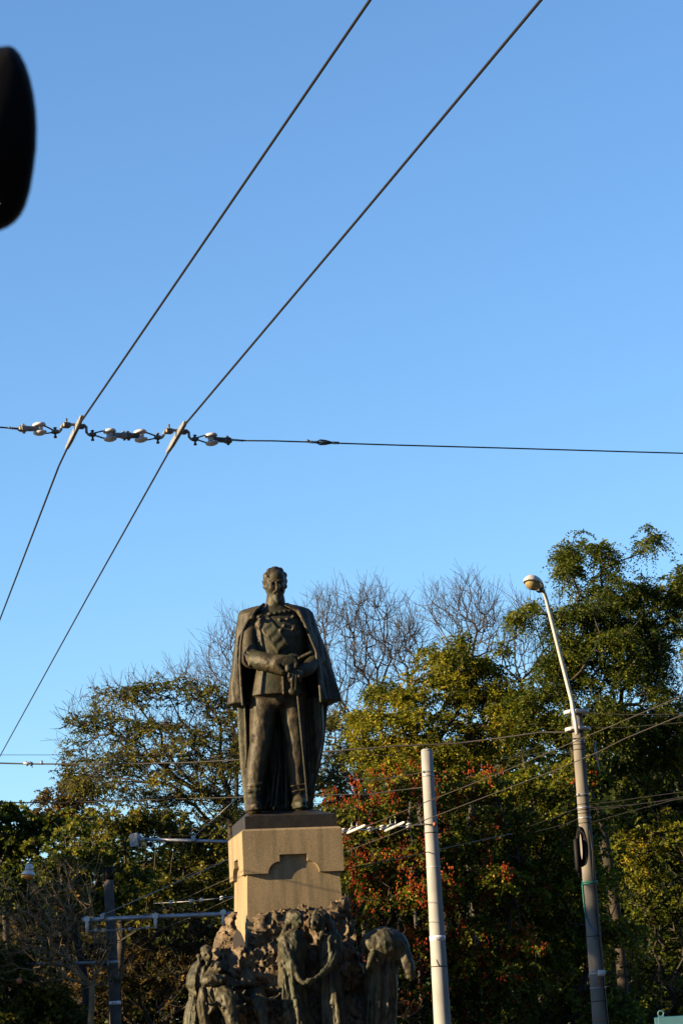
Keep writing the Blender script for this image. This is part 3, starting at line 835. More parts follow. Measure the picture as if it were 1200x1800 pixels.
def face(g, px, py, ly, s, dx=0.0):
    """head with brow, nose, mouth, chin looking towards -y, turned by dx px"""
    g.ell(S(px, py, ly), (s * .78 * K, s * .9 * K, s * K), .01)
    g.ell(S(px + dx * .5, py + s * .45, ly - s * .35 * K), (s * .52 * K, s * .5 * K, s * .6 * K), .02)
    g.cap(S(px + dx, py - s * .05, ly - s * .82 * K), S(px + dx * 1.15, py + s * .36, ly - s * .98 * K), s * .09 * K, s * .16 * K, .01)
    for sg in (-1, 1):
        g.ell(S(px + dx * .8 + sg * s * .33, py + s * .08, ly - s * .86 * K), (s * .2 * K, s * .16 * K, s * .13 * K), .01, cut=True)
    g.ell(S(px + dx, py + s * .62, ly - s * .84 * K), (s * .24 * K, s * .12 * K, s * .05 * K), .008, cut=True)
def hand(g, a, b, r, spread=(1, 0)):
    """palm from a towards b with four fingers and a thumb; points are (px, py, ly)"""
    A = S(*a); B = S(*b); d = B - A; L = np.linalg.norm(d); d = d / L
    s_ = np.cross(d, (0, 1, 0)); s_ /= np.linalg.norm(s_)
    g.cap(A, A + d * L * .5, r * K, r * K * 1.05, .01)
    for i in range(4):
        o = s_ * (i - 1.5) * r * K * .52
        m_ = A + d * L * .75 + o + np.array((0, -.012, 0)); e = B + o * .8 - d * L * .06 * abs(i - 1.4) + np.array((0, .01, -.012))
        g.cap(A + d * L * .45 + o, m_, r * .38 * K, r * .34 * K, .004); g.cap(m_, e, r * .34 * K, r * .26 * K, .004)
    g.cap(A + d * L * .2, A + d * L * .5 + s_ * r * K * 1.5, r * .42 * K, r * .32 * K, .006)

# 1 bowed peasant at far left
def fig_a(g):
    L0 = -1.0
    robe(g, [(1687, 349, 366, L0, .14), (1696, 340, 368, L0, .2), (1714, 332, 366, L0, .24), (1731, 330, 363, L0, .25), (1743, 336, 359, L0, .19), (1751, 336, 359, L0, .19), (1770, 331, 363, L0, .24), (1800, 327, 367, L0, .28), (1850, 325, 371, L0, .3)], 6, .02, 1)
    for q_ in ([(350, 1694), (341, 1712), (337, 1735)], [(357, 1696), (350, 1715), (343, 1738)], [(360, 1700), (356, 1720), (349, 1740)], [(340, 1754), (335, 1775), (332, 1805)], [(346, 1756), (344, 1780), (343, 1810)], [(352, 1756), (354, 1780), (358, 1810)]):
        drape(g, q_, 2.0, L0)
    drape(g, [(334, 1741), (345, 1746), (359, 1745)], 3.0, L0, push=0)
    drape(g, [(334, 1748), (345, 1752), (359, 1751)], 2.4, L0, push=0)
    g.ell(S(342, 1750, L0 - .2), 3.6 * K, .01); g.cap(S(341, 1751, L0 - .22), S(338, 1775, L0 - .25), 2.0 * K, 3.0 * K, .015)
    g.cap(S(354, 1692, L0 - .05), S(361, 1684, L0 - .12), 6 * K, 6 * K, .02)
    face(g, 364, 1678, L0 - .2, 12, 4)
    g.ell(S(363, 1669, L0 - .12), (10 * K, 11 * K, 7.5 * K), .012)
    for a_, m_, b_ in (((354, 1671), (363, 1669), (373, 1663)), ((354, 1675), (364, 1672), (374, 1666)), ((357, 1666), (364, 1664), (371, 1660))):
        drape(g, [a_, m_, b_], 1.6, L0 - .2, .008, 0)
    g.ell(S(349.5, 1680.5, L0 - .2), 3.2 * K, .008); g.cap(S(350, 1682, L0 - .2), S(351, 1694, L0 - .2), 1.8 * K, 2.8 * K, .01)
    g.ell(S(364.5, 1692, L0 - .32), (4.5 * K, 4 * K, 6 * K), .02, noise=(.02, 30, 3))
    g.chain([(S(361, 1704, L0 - .12), 8.5 * K), (S(365, 1735, L0 - .2), 8 * K), (S(364, 1765, L0 - .28), 6 * K)], .02)
    hand(g, (364, 1764, L0 - .3), (368, 1776, L0 - .34), 4.2)
figure('statue_peasant', 'leftmost bronze peasant with bowed wrapped head and long belted robe', 'statue', *bb(322, 1655, 385, -1.5, -.65), fig_a, h=.014)
# 2 hooded crouching figure
def fig_b(g):
    L0 = -1.25
    g.chain([(S(380, 1698, L0), 8 * K), (S(377, 1709, L0), 12 * K), (S(373, 1722, L0), 17 * K), (S(372, 1745, L0), 19 * K)], .03)
    face(g, 384, 1700, L0 - .16, 9, 3)
    for q_ in ([(376, 1692), (369, 1704), (361, 1718)], [(380, 1691), (377, 1704), (371, 1720)], [(385, 1692), (387, 1704), (386, 1718)]):
        drape(g, q_, 2.0, L0)
    robe(g, [(1735, 352, 392, L0, .22), (1760, 352, 390, L0, .25), (1800, 354, 388, L0, .28), (1850, 354, 390, L0, .3)], 5, .02, 5)
    g.chain([(S(361, 1722, L0 - .3), 8 * K), (S(384, 1722, L0 - .4), 7 * K)], .02)
    g.chain([(S(357, 1742, L0 - .38), 7 * K), (S(356, 1768, L0 - .38), 9 * K), (S(362, 1800, L0 - .34), 9.5 * K), (S(368, 1840, L0 - .25), 10 * K)], .03)
    for q_ in ([(352, 1740), (350, 1765), (355, 1795)], [(358, 1738), (357, 1765), (362, 1800)], [(363, 1742), (365, 1770), (369, 1800)]):
        drape(g, q_, 1.8, L0 - .3)
figure('statue_drover', 'hunched hooded bronze drover leaning over the yoke, second from left', 'statue', *bb(345, 1680, 400, -1.9, -.85), fig_b, h=.015)
def fig_y(g):
    L0 = -1.62
    g.chain([(S(360, 1724, L0), 7.5 * K), (S(370, 1721, L0 - .02), 9.0 * K), (S(388, 1721, L0 - .02), 8.0 * K), (S(402, 1725, L0), 7.5 * K), (S(413, 1729, L0), 6 * K)], .02, fn=lambda X, Y, Z: vnoise(X * 22, Y * 22, Z * 22, 61) * .022 + vnoise(X * 9, Y * 9, Z * 9, 62) * .03)  # left stretch is the drover's sleeved arm lying along the yoke
    for k_ in range(3): g.cap(S(409 + k_ * 2.4, 1731, L0 - .03), S(409 + k_ * 2.0, 1739 - k_, L0 - .06), 1.6 * K, 1.1 * K, .006)
    g.chain([(S(410, 1728, L0 + .1), 5 * K), (S(430, 1729, L0 + .13), 5.2 * K), (S(447, 1731, L0 + .16), 5 * K)], .01, fn=lambda X, Y, Z: .008 * np.sin(X * 60))
    g.chain([(S(446, 1731, L0 + .16), 2.6 * K), (S(466, 1738, L0 + .2), 2.0 * K), (S(492, 1742, L0 + .25), 2.0 * K)], .008)
figure('statue_yoke_arm', 'bronze ox yoke with a furry sleeved arm and hand resting along it, level above the two ox heads', 'statue', *bb(350, 1710, 505, -1.85, -1.2), fig_y, part='beam_and_arm', h=.014)
def ox(g, L0, hx, hy, mx, my, s, hl, hr, hump):
    P0 = S(hx, hy, L0); P1 = S(hx + (mx - hx) * .5, hy + (my - hy) * .5, L0 - .10); P2 = S(mx, my, L0 - .14)
    # skull: broad brow, narrow nose
    g.chain([(P0, s * .92 * K), (P0 + (P1 - P0) * .5, s * .84 * K), (P1, s * .66 * K), (P2, s * .56 * K)], .03)
    g.ell(P0 + np.array((0, -.02, .02)), (s * 1.02 * K, s * .75 * K, s * .7 * K), .03)
    g.ell(P2 + np.array((0, -.03, -.03)), (s * .64 * K, s * .6 * K, s * .45 * K), .02)
    for sg in (-1, 1):
        e = P0 + (P1 - P0) * .62
        g.ell(e + np.array((sg * s * .70 * K, -s * .52 * K, .02)), (s * .26 * K, s * .2 * K, s * .14 * K), .015)
        g.ell(e + np.array((sg * s * .70 * K, -s * .60 * K, -.025)), (s * .20 * K, s * .2 * K, s * .13 * K), .008, cut=True)
        g.ell(e + np.array((sg * s * .68 * K, -s * .50 * K, -.025)), (s * .13 * K,) * 3, .004)
        g.ell(P2 + np.array((sg * s * .3 * K, -s * .58 * K, -.03)), (s * .13 * K,) * 3, .008, cut=True)
        a_ = P0 + np.array((sg * s * .85 * K, .02, -.06))
        g.chain([(a_, s * .16 * K), (a_ + np.array((sg * s * .45 * K, 0, -.04)), s * .24 * K), (a_ + np.array((sg * s * .85 * K, -.01, -.12)), s * .08 * K)], .01)
    for h_ in (hl, hr):
        n_ = len(h_)
        g.chain([(S(px_, py_, L0 - .04 - .05 * i), (max(.9, s * .21 * (1 - i / n_ * .85))) * K) for i, (px_, py_) in enumerate(h_)], .006)
    # curly forelock
    rr_ = random.Random(int(hx))
    for i in range(22):
        a_ = P0 + np.array((rr_.uniform(-.8, .8) * s * K, -s * rr_.uniform(.55, .75) * K, rr_.uniform(-.15, .65) * s * K))
        g.cap(a_, a_ + np.array((rr_.uniform(-.04, .04), -.012, -rr_.uniform(.05, .10))), s * .10 * K, s * .05 * K, .006)
    # neck hump, dewlap, chest, legs
    c = S(hx, hy, L0)
    hp = S(*hump, L0 + .22)
    g.chain([(c + np.array((0, .06, 0)), s * .95 * K), (hp, s * 1.1 * K), (hp + np.array((0, .35, -.10)), s * 1.5 * K), (c + np.array((0, .66, -.35)), s * 1.8 * K)], .05)
    for i in range(3):
        b_ = c + np.array(((i - 1) * .05, .15 + i * .05, -.28)); g.cap(b_, b_ + np.array((0, .1, -.45)), .05, .03, .05)
    ch = c + np.array((0, .66, -.45))
    g.ell(ch, (s * 1.9 * K, .40, .42), .08)
    for sg in (-1, 1):
        hip = ch + np.array((sg * s * .9 * K, -.15, -.25)); kn = np.array((hip[0], hip[1] - .05, zf + .38)); ft = np.array((hip[0], hip[1] - .02, zf + .02))
        if hip[2] > kn[2]: g.chain([(hip, .13), (kn, .085), (ft, .07)], .04)
        g.ell(ft + np.array((0, -.03, .03)), (.09, .11, .06), .02)
def fig_o1(g): ox(g, -1.72, 400, 1758, 412, 1806, 18.5, [(386, 1763), (377, 1765), (370, 1766), (363, 1764)], [(415, 1765), (424, 1768), (431, 1765)], (388, 1742))
def fig_o2(g): ox(g, -1.6, 455, 1762, 468, 1808, 15, [(441, 1757), (431, 1755), (425, 1750), (430, 1743), (435, 1736)], [(469, 1758), (479, 1756), (487, 1752), (492, 1746)], (450, 1750))
oxg = 'yoked bronze oxen'
figure('statue_ox', 'left bronze ox head with a lit curly forehead, under the yoke', 'statue', *bb(350, 1722, 445, -2.1, -.6), fig_o1, group=oxg, h=.014)
figure('statue_ox', 'right bronze ox with upturned horns in the dark beside the robed woman', 'statue', *bb(415, 1728, 500, -2.1, -.6), fig_o2, group=oxg, h=.014)
# 5 woman seen from behind her shoulder, hair bound in a plait
def fig_c(g):
    L0 = -1.45
    robe(g, [(1635, 508, 528, L0, .13), (1641, 497, 533, L0, .19), (1650, 491, 537, L0, .23), (1665, 489.5, 539, L0, .25), (1690, 490, 537, L0, .24), (1705, 492, 534, L0, .22), (1725, 491, 534, L0, .23), (1760, 495, 538, L0, .26), (1800, 498, 543, L0, .29), (1850, 500, 547, L0, .31)], 6, .016, 8, tw=.9)
    g.cap(S(518, 1641, L0), S(520, 1629, L0 - .04), 8 * K, 7 * K, .02)
    face(g, 523, 1616, L0 - .06, 14.5, 6)
    g.ell(S(516.5, 1612, L0 + .03), (13 * K, 13 * K, 12.5 * K), .012)
    for q_ in ([(505, 1614), (509, 1605), (520, 1600)], [(506, 1619), (512, 1609), (525, 1603)], [(508, 1624), (515, 1614), (528, 1608)], [(511, 1602), (520, 1599), (531, 1604)]):
        drape(g, q_, 1.9, L0, .006, 0)
    g.ell(S(506, 1620, L0 + .04), (5 * K, 6 * K, 6 * K), .008, noise=(.012, 36, 3))
    g.chain([(S(506, 1626, L0 + .02), 3.2 * K), (S(499, 1638, L0 - .02), 4.2 * K), (S(490, 1651, L0 - .03), 3.0 * K)], .02)
    # upper arm under the shawl, forearm reaching right
    g.chain([(S(501, 1652, L0 - .10), 10 * K), (S(507, 1680, L0 - .22), 10.5 * K), (S(516, 1704, L0 - .30), 8.5 * K)], .03)
    g.chain([(S(517, 1706, L0 - .30), 6.5 * K), (S(525, 1721, L0 - .35), 4.4 * K), (S(534, 1728, L0 - .38), 3.6 * K)], .012)
    # hanging sleeve corner
    g.chain([(S(511, 1702, L0 - .28), 7 * K), (S(515, 1720, L0 - .28), 6 * K), (S(518.5, 1744, L0 - .27), 1.8 * K)], .015)
    for q_ in ([(498, 1646), (506, 1672), (517, 1698)], [(495, 1654), (501, 1678), (512, 1704)], [(492, 1668), (498, 1692), (508, 1716)], [(492, 1690), (499, 1712), (507, 1735)], [(504, 1643), (513, 1665), (521, 1690)],
               [(512, 1708), (513, 1722), (517, 1738)], [(500, 1740), (503, 1765), (504, 1800)], [(508, 1745), (511, 1770), (511, 1805)], [(497, 1720), (498, 1750), (500, 1790)], [(516, 1750), (520, 1775), (522, 1800)]):
        drape(g, q_, 1.9, L0)
    hand(g, (534, 1728, L0 - .38), (551, 1722, L0 - .42), 3.3)
figure('statue_woman', 'bronze woman in a long robe with plaited hair, reaching her hand to the veiled woman', 'statue', *bb(482, 1590, 552, -2.0, -1.0), fig_c, h=.0135)
# 6 veiled woman
def fig_d(g):
    L0 = -1.4
    robe(g, [(1638, 568, 590, L0, .13), (1646, 562, 597, L0, .19), (1662, 559, 599, L0, .23), (1685, 559, 597, L0, .23), (1704, 562, 593, L0, .2), (1725, 562, 597, L0, .22), (1760, 563, 602, L0, .25), (1800, 564, 607, L0, .29), (1850, 564, 612, L0, .31)], 6, .016, 12, tw=.8)
    face(g, 554.5, 1621, L0 - .14, 13.5, -4.5)
    g.cap(S(561, 1634, L0 - .06), S(571, 1646, L0 - .02), 7 * K, 8.5 * K, .02)
    g.ell(S(564, 1614, L0 + .02), (14 * K, 13 * K, 15.5 * K), .010)
    # veil edge framing the face and falling to the shoulder
    g.chain([(S(550, 1607, L0 - .13), 3.0 * K), (S(556, 1602, L0 - .14), 3.6 * K), (S(564, 1606, L0 - .15), 3.8 * K), (S(568, 1618, L0 - .16), 4.2 * K), (S(568, 1634, L0 - .18), 4.0 * K), (S(563, 1650, L0 - .20), 3.0 * K)], .02)
    g.chain([(S(574, 1612, L0 - .04), 6 * K), (S(580, 1628, L0 - .02), 8 * K), (S(586, 1645, L0), 9 * K)], .03)
    g.chain([(S(591, 1652, L0 - .06), 9.5 * K), (S(589, 1680, L0 - .16), 10 * K), (S(578, 1700, L0 - .26), 8 * K), (S(568, 1710, L0 - .31), 6.5 * K)], .03)
    g.chain([(S(569, 1709, L0 - .32), 4.4 * K), (S(557, 1718, L0 - .38), 3.6 * K)], .006)
    for q_ in ([(559, 1660), (571, 1645), (589, 1641)], [(560, 1670), (573, 1652), (592, 1647)], [(561, 1682), (573, 1662), (592, 1654)], [(564, 1690), (576, 1672), (594, 1663)], [(575, 1606), (580, 1620), (588, 1638)], [(571, 1603), (575, 1620), (580, 1640)],
               [(592, 1668), (586, 1688), (575, 1704)], [(586, 1668), (579, 1688), (571, 1702)], [(596, 1672), (592, 1690), (583, 1704)], [(566, 1745), (567, 1770), (568, 1800)], [(573, 1740), (575, 1770), (577, 1805)], [(584, 1740), (586, 1770), (588, 1800)], [(594, 1735), (598, 1770), (602, 1800)]):
        drape(g, q_, 1.9, L0)
    hand(g, (557, 1718, L0 - .38), (542, 1728, L0 - .46), 3.2)
figure('statue_woman', 'bronze woman with veiled head and draped shoulder, looking down at joined hands', 'statue', *bb(536, 1590, 618, -2.0, -1.0), fig_d, h=.0135)
# 7 stooping man
def fig_e(g):
    L0 = -1.3
    g.ell(S(673, 1662, L0), (35 * K, .34, 31 * K), .03)
    g.ell(S(649, 1661, L0 - .02), (15 * K, .26, 19 * K), .04); g.ell(S(692, 1665, L0), (25 * K, .30, 28 * K), .04)
    robe(g, [(1664, 648, 706, L0 + .04, .28), (1695, 643, 700, L0 + .07, .30), (1740, 642, 697, L0 + .07, .30), (1780, 642, 695, L0 + .05, .3), (1850, 640, 690, L0 + .05, .3)], 6, .022, 15, k=.05)
    g.chain([(S(704, 1664, L0 - .1), 14 * K), (S(711, 1684, L0 - .18), 12.5 * K), (S(716, 1698, L0 - .22), 12 * K), (S(719, 1706, L0 - .24), 10 * K)], .03)
    hand(g, (720, 1706, L0 - .24), (722, 1723, L0 - .26), 6.5)
    g.chain([(S(655, 1676, L0 - .28), 6 * K), (S(650, 1690, L0 - .33), 4.5 * K), (S(645, 1704, L0 - .3), 1.3 * K)], .012)
    g.ell(S(638.5, 1671, L0 - .2), (3.6 * K, 3 * K, 4 * K), .008); g.cap(S(636, 1671, L0 - .22), S(641, 1678, L0 - .24), 1.2 * K, 1.2 * K, .004)
    g.ell(S(664, 1692, L0 - .10), (20 * K, 15 * K, 20 * K), .04)
    for q_ in ([(642, 1650), (660, 1636), (685, 1634)], [(640, 1662), (660, 1646), (692, 1642)], [(664, 1665), (682, 1655), (704, 1656)], [(668, 1680), (686, 1668), (706, 1672)], [(700, 1650), (712, 1668), (716, 1690)], [(655, 1715), (650, 1750), (645, 1795)], [(670, 1720), (668, 1760), (664, 1800)], [(684, 1715), (686, 1755), (688, 1800)]):
        drape(g, q_, 2.2, L0, .03)
figure('statue_man', 'bronze man bent double with a rounded back, rightmost of the pedestal figures', 'statue', *bb(615, 1618, 738, -1.9, -.75), fig_e, h=.0155)

# ------------------------------------------------------------------ ground, roads
def plane(name, x0, y0, x1, y1, z, m, kind='structure'):
    mb = MB(); mb.add([(x0, y0, z), (x1, y0, z), (x1, y1, z), (x0, y1, z)], [(0, 1, 2, 3)])
    return tag(mb.build(name, m), kind=kind)
plane('ground', -600, -600, 600, 1200, 0.0, M['ground'])
plane('road', -200, -9, 200, 31.6, 0.004, M['asphalt'])
for k in range(-8, 9):
    pass
mb = MB()
for k in range(-14, 15):
    mb.add([(k * 6, 11.0, .008), (k * 6 + 3, 11.0, .008), (k * 6 + 3, 11.15, .008), (k * 6, 11.15, .008)], [(0, 1, 2, 3)])
tag(mb.build('road_marking', M['line']), kind='structure')
mb = MB(); mb.box((0, 31.75, .065), (400, .3, .15), bevel=.02)
tag(mb.build('kerb', M['kerb']), kind='structure')
mb = MB(); mb.box((0, 40.95, .02), (400, 18.1, .2))
tag(mb.build('pavement', M['paving']), kind='structure')

# ------------------------------------------------------------------ trees
def grow(rng, base, att, bf=0.4, trunk_top=None, jit=0.12):
    """minimal-path tree through the attractor points"""
    base = np.array(base, float)
    P = [base]; par = [-1]; L = [0.0]
    if trunk_top is not None:
        tt = np.array(trunk_top, float)
        n = 6
        off = rng.normal(0, .18, 3) * np.array((1, 1, 0))
        for i in range(1, n + 1):
            t = i / n
            P.append(base + (tt - base) * t + off * math.sin(math.pi * t))
            par.append(len(P) - 2); L.append(L[-1] + np.linalg.norm(P[-1] - P[-2]))
    start = len(P) - 1
    n = len(att)
    left = np.ones(n, bool)
    cost = np.full(n, 1e9); best = np.zeros(n, int)
    for j in range(max(1, start - 1), len(P)):
        d = np.linalg.norm(att - P[j], axis=1)
        c = d + bf * (L[j] + d)
        m = c < cost; cost[m] = c[m]; best[m] = j
    for _ in range(n):
        i = int(np.argmin(np.where(left, cost, 1e9)))
        p = best[i]
        d0 = np.linalg.norm(att[i] - P[p])
        left[i] = False
        steps = max(1, int(d0 / 0.9))
        prev = p
        for s in range(1, steps + 1):
            t = s / steps
            q = P[p] + (att[i] - P[p]) * t
            if s < steps: q = q + rng.normal(0, jit * d0 * .5, 3) * .4
            P.append(q); par.append(prev); L.append(L[prev] + np.linalg.norm(q - P[prev])); prev = len(P) - 1
        j = len(P) - 1
        d = np.linalg.norm(att - att[i], axis=1)
        c = d + bf * (L[j] + d)
        m = left & (c < cost); cost[m] = c[m]; best[m] = j
    return np.array(P), np.array(par), np.array(L)
def pipe(par, n):
    cnt = np.zeros(n)
    kids = np.zeros(n, int)
    for i in range(1, n): kids[par[i]] += 1
    cnt[kids == 0] = 1
    for i in range(n - 1, 0, -1): cnt[par[i]] += cnt[i]
    return cnt, kids
def tubes(A, B, ra, rb, n):
    """vectorised open cones"""
    d = B - A; ln = np.linalg.norm(d, axis=1, keepdims=True) + 1e-9; d = d / ln
    ref = np.where(np.abs(d[:, 2:3]) < .9, np.array([[0, 0, 1.0]]), np.array([[1.0, 0, 0]]))
    a = np.cross(d, ref); a /= np.linalg.norm(a, axis=1, keepdims=True) + 1e-9
    b = np.cross(d, a)
    t = np.arange(n) * 2 * math.pi / n
    c = a[:, None] * np.cos(t)[None, :, None] + b[:, None] * np.sin(t)[None, :, None]
    V = np.concatenate([A[:, None] - d[:, None] * ra[:, None, None] * .3 + c * ra[:, None, None], B[:, None] + d[:, None] * rb[:, None, None] * .3 + c * rb[:, None, None]], 1)
    k = np.arange(n); k2 = (k + 1) % n
    F = np.stack([k, k2, n + k2, n + k], 1)
    N = len(A)
    FF = (F[None] + (np.arange(N) * 2 * n)[:, None, None]).reshape(-1, 4)
    return V.reshape(-1, 3), FF
def merge(parts):
    V = []; F = []; o = 0
    for v, f in parts:
        V.append(v); F.append(f + o); o += len(v)
    return np.concatenate(V), np.concatenate(F)
def unit(v): return v / (np.linalg.norm(v, axis=-1, keepdims=True) + 1e-9)
def fronds(rng, P, D, n_leaf=9, rl=.34, ll=.10, lw=.036, droop=.5, spread=.9):
    """compound leaves: P start points, D directions; returns quads (leaflets as kites)"""
    n = len(P)
    D = unit(D)
    side = unit(np.cross(D, np.array([0, 0, 1.0])) + rng.normal(0, .35, (n, 3)))
    t = np.linspace(.15, 1, n_leaf)
    R = rl * rng.uniform(.7, 1.25, (n, 1, 1))
    pos = P[:, None] + D[:, None] * (t[None, :, None] * R)
    pos[:, :, 2] -= droop * (t[None, :] ** 2) * R[:, :, 0]
    sg = np.where(np.arange(n_leaf) % 2 == 0, 1.0, -1.0); sg[-1] = 0
    ld = unit(side[:, None] * sg[None, :, None] * spread + D[:, None] * .55 + rng.normal(0, .28, (n, n_leaf, 3)) + np.array([0, 0, -.3]))
    nr = unit(np.cross(ld, rng.normal(0, 1, (n, n_leaf, 3))))
    l = ll * rng.uniform(.7, 1.25, (n, n_leaf, 1)); w = lw * rng.uniform(.8, 1.2, (n, n_leaf, 1))
    a = pos; b = pos + ld * l * .45 + nr * w; c = pos + ld * l; d = pos + ld * l * .45 - nr * w
    V = np.stack([a, b, c, d], 2).reshape(-1, 3)
    F = np.arange(len(V)).reshape(-1, 4)
    tone = (rng.uniform(.2, .8, (n, 1)) + rng.normal(0, .14, (n, n_leaf))).ravel()
    return V, F, tone
def ellpts(rng, clumps, n):
    vol = np.array([c[1][0] * c[1][1] * c[1][2] for c in clumps]) ** .8
    cnt = rng.multinomial(n, vol / vol.sum())
    out = []
    for (c, r), k in zip(clumps, cnt):
        u = unit(rng.normal(0, 1, (k, 3))) * (rng.uniform(.12, 1, (k, 1)) ** (1 / 3))
        out.append(np.array(c) + u * np.array(r))
    return np.concatenate(out)
def in_px(clumps, Y):
    """(px, py, rx, ry, dY, rY) in picture pixels and metres -> world ellipsoids"""
    o = []
    for px, py, rx, ry, dy, rY in clumps:
        k = (Y + dy) / FPX
        o.append((at(px, py, Y + dy), (rx * k, rY, ry * k)))
    return o
def tree(name, seed, Y, base_px, clumps, label, leaf, bark='bark', n=900, nf=3, per=3, rl=.34, ll=.11, lw=.040, n_leaf=9, bf=.4, tip=.010, group=None,
         fork=None, pods=0, leafy=1.0, cat='tree', twigs=0, twl=.7, droop=.5, crownname='crown', minr=.0, pod_zone=None, sub=7, jit=.12):
    rng = np.random.default_rng(seed)
    cl = in_px(clumps, Y)
    if sub:
        c2 = []
        for c, r in cl:
            for _ in range(sub):
                u = unit(rng.normal(0, 1, 3)) * rng.uniform(.3, .85)
                c2.append((tuple(np.array(c) + u * np.array(r) * np.array((1, 1, .95))), tuple(np.array(r) * rng.uniform(.26, .46) * np.array((1.15, 1, .8)))))
        n_in = int(n * .22)
        att = np.concatenate([ellpts(rng, c2, n - n_in), ellpts(rng, cl, n_in)])
    else:
        att = ellpts(rng, cl, n)
    b = at(base_px, 1860, Y); b[2] = 0.0
    lowz = min(c[0][2] - c[1][2] for c in cl)
    cx = np.mean([c[0] for c in cl], 0)
    ft = fork if fork is not None else max(2.2, lowz + .2 * (att[:, 2].max() - lowz))
    tt = b + (cx - b) * .25; tt[2] = ft; tt[1] = Y
    att = att[att[:, 2] > 1.2]
    P, par, L = grow(rng, b, att, bf, tt, jit)
    cnt, kids = pipe(par, len(P))
    r = np.maximum(tip * cnt ** .42, minr)
    i = np.arange(1, len(P)); pa = par[1:]
    ra = np.minimum(r[pa], r[i] * 1.25 + .004)
    ra[:6] = r[pa][:6] * 1.02
    ra[0] *= 1.35
    big = r[i] > .06
    parts = []
    if big.any(): parts.append(tubes(P[pa][big], P[i][big], ra[big], r[i][big], 9))
    if (~big).any(): parts.append(tubes(P[pa][~big], P[i][~big], ra[~big], r[i][~big] * .9, 4))
    root = Root(name, b, label, cat, group)
    tips = np.where(kids == 0)[0]
    tdir = unit(P[tips] - P[par[tips]])
    if twigs:
        A0 = []; B0 = []; R0 = []
        T = np.repeat(tips, twigs); D = np.repeat(tdir, twigs, 0)
        # also sprout from thin nodes
        thin = np.where((cnt < 9) & (np.arange(len(P)) > 6))[0]
        thin = rng.choice(thin, min(len(thin), len(T)), replace=False)
        T = np.concatenate([T, thin]); D = np.concatenate([D, unit(P[thin] - P[par[thin]])])
        D = unit(D + rng.normal(0, .38, D.shape) + np.array([0, 0, .45]))
        l1 = twl * rng.uniform(.4, 1.1, (len(T), 1))
        mid = P[T] + D * l1 * .5 + rng.normal(0, .03, D.shape)
        D2 = unit(D + rng.normal(0, .2, D.shape) + np.array([0, 0, .2]))
        end = mid + D2 * l1 * .5
        parts.append(tubes(P[T], mid, np.full(len(T), .0085), np.full(len(T), .0065), 3))
        parts.append(tubes(mid, end, np.full(len(T), .0065), np.full(len(T), .0045), 3))
        # side buds
        D3 = unit(D2 + rng.normal(0, .6, D.shape)); e3 = mid + D3 * l1 * .35
        parts.append(tubes(mid, e3, np.full(len(T), .0055), np.full(len(T), .0045), 3))
    V, F = merge(parts)
    root.mesh(mesh_np('trunk', V, F, True), 'trunk', M[bark], local=False)
    if leafy > 0:
        src = np.where((cnt <= per) & (np.arange(len(P)) > 6))[0]
        if leafy < 1: src = rng.choice(src, int(len(src) * leafy), replace=False)
        S = np.repeat(src, nf)
        base = P[S] + (P[par[S]] - P[S]) * rng.uniform(0, 1, (len(S), 1))
        D = unit(P[S] - P[par[S]]) * .6 + rng.normal(0, .8, (len(S), 3)) * np.array([1, 1, .55]) + np.array([0, 0, .12])
        V, F, tone = fronds(rng, base, D, n_leaf, rl, ll, lw, droop)
        root.mesh(mesh_np('crown', V, F, False, tone), crownname, M[leaf], local=False)
    if pods:
        c0 = np.array([c[0] for c in cl]); 
        cand = np.where(cnt <= 2)[0]
        cand = cand[cand > 6]
        # pods sit near the outside, towards the light and the viewer
        w = np.clip(.3 - (P[cand][:, 1] - Y) * .12, .02, 2)
        if pod_zone is not None:
            ang = (P[cand][:, 0]) / (P[cand][:, 1]) * FPX + 600
            w = w * np.where((ang > pod_zone[0]) & (ang < pod_zone[1]), 1, .08)
        S = rng.choice(cand, pods, p=w / w.sum())
        K = 12
        ctr = P[S] + rng.normal(0, .12, (pods, 3)) + np.array([0, -.12, -.05])
        pp = ctr[:, None] + rng.normal(0, 1, (pods, K, 3)) * np.array([.06, .06, .11])
        pp = pp.reshape(-1, 3)
        s = rng.uniform(.018, .030, (len(pp), 1))
        up = np.array([0, 0, 1.0]); th = rng.uniform(0, 6.28, len(pp))
        e1 = np.stack([np.cos(th), np.sin(th), th * 0], 1); e2 = np.stack([-np.sin(th), np.cos(th), th * 0], 1)
        V = np.stack([pp + up * s * 1.2, pp + e1 * s, pp + e2 * s, pp - e1 * s, pp - e2 * s, pp - up * s * 1.6], 1)
        f = np.array([(0, 1, 2), (0, 2, 3), (0, 3, 4), (0, 4, 1), (5, 2, 1), (5, 3, 2), (5, 4, 3), (5, 1, 4)])
        F = (f[None] + (np.arange(len(pp)) * 6)[:, None, None]).reshape(-1, 3)
        tone = np.repeat(rng.uniform(.1, .95, len(pp)), 8)
        root.mesh(mesh_np('seed_pods', V.reshape(-1, 3), F, False, tone), 'seed_pods', M['pod'], local=False)
    return root

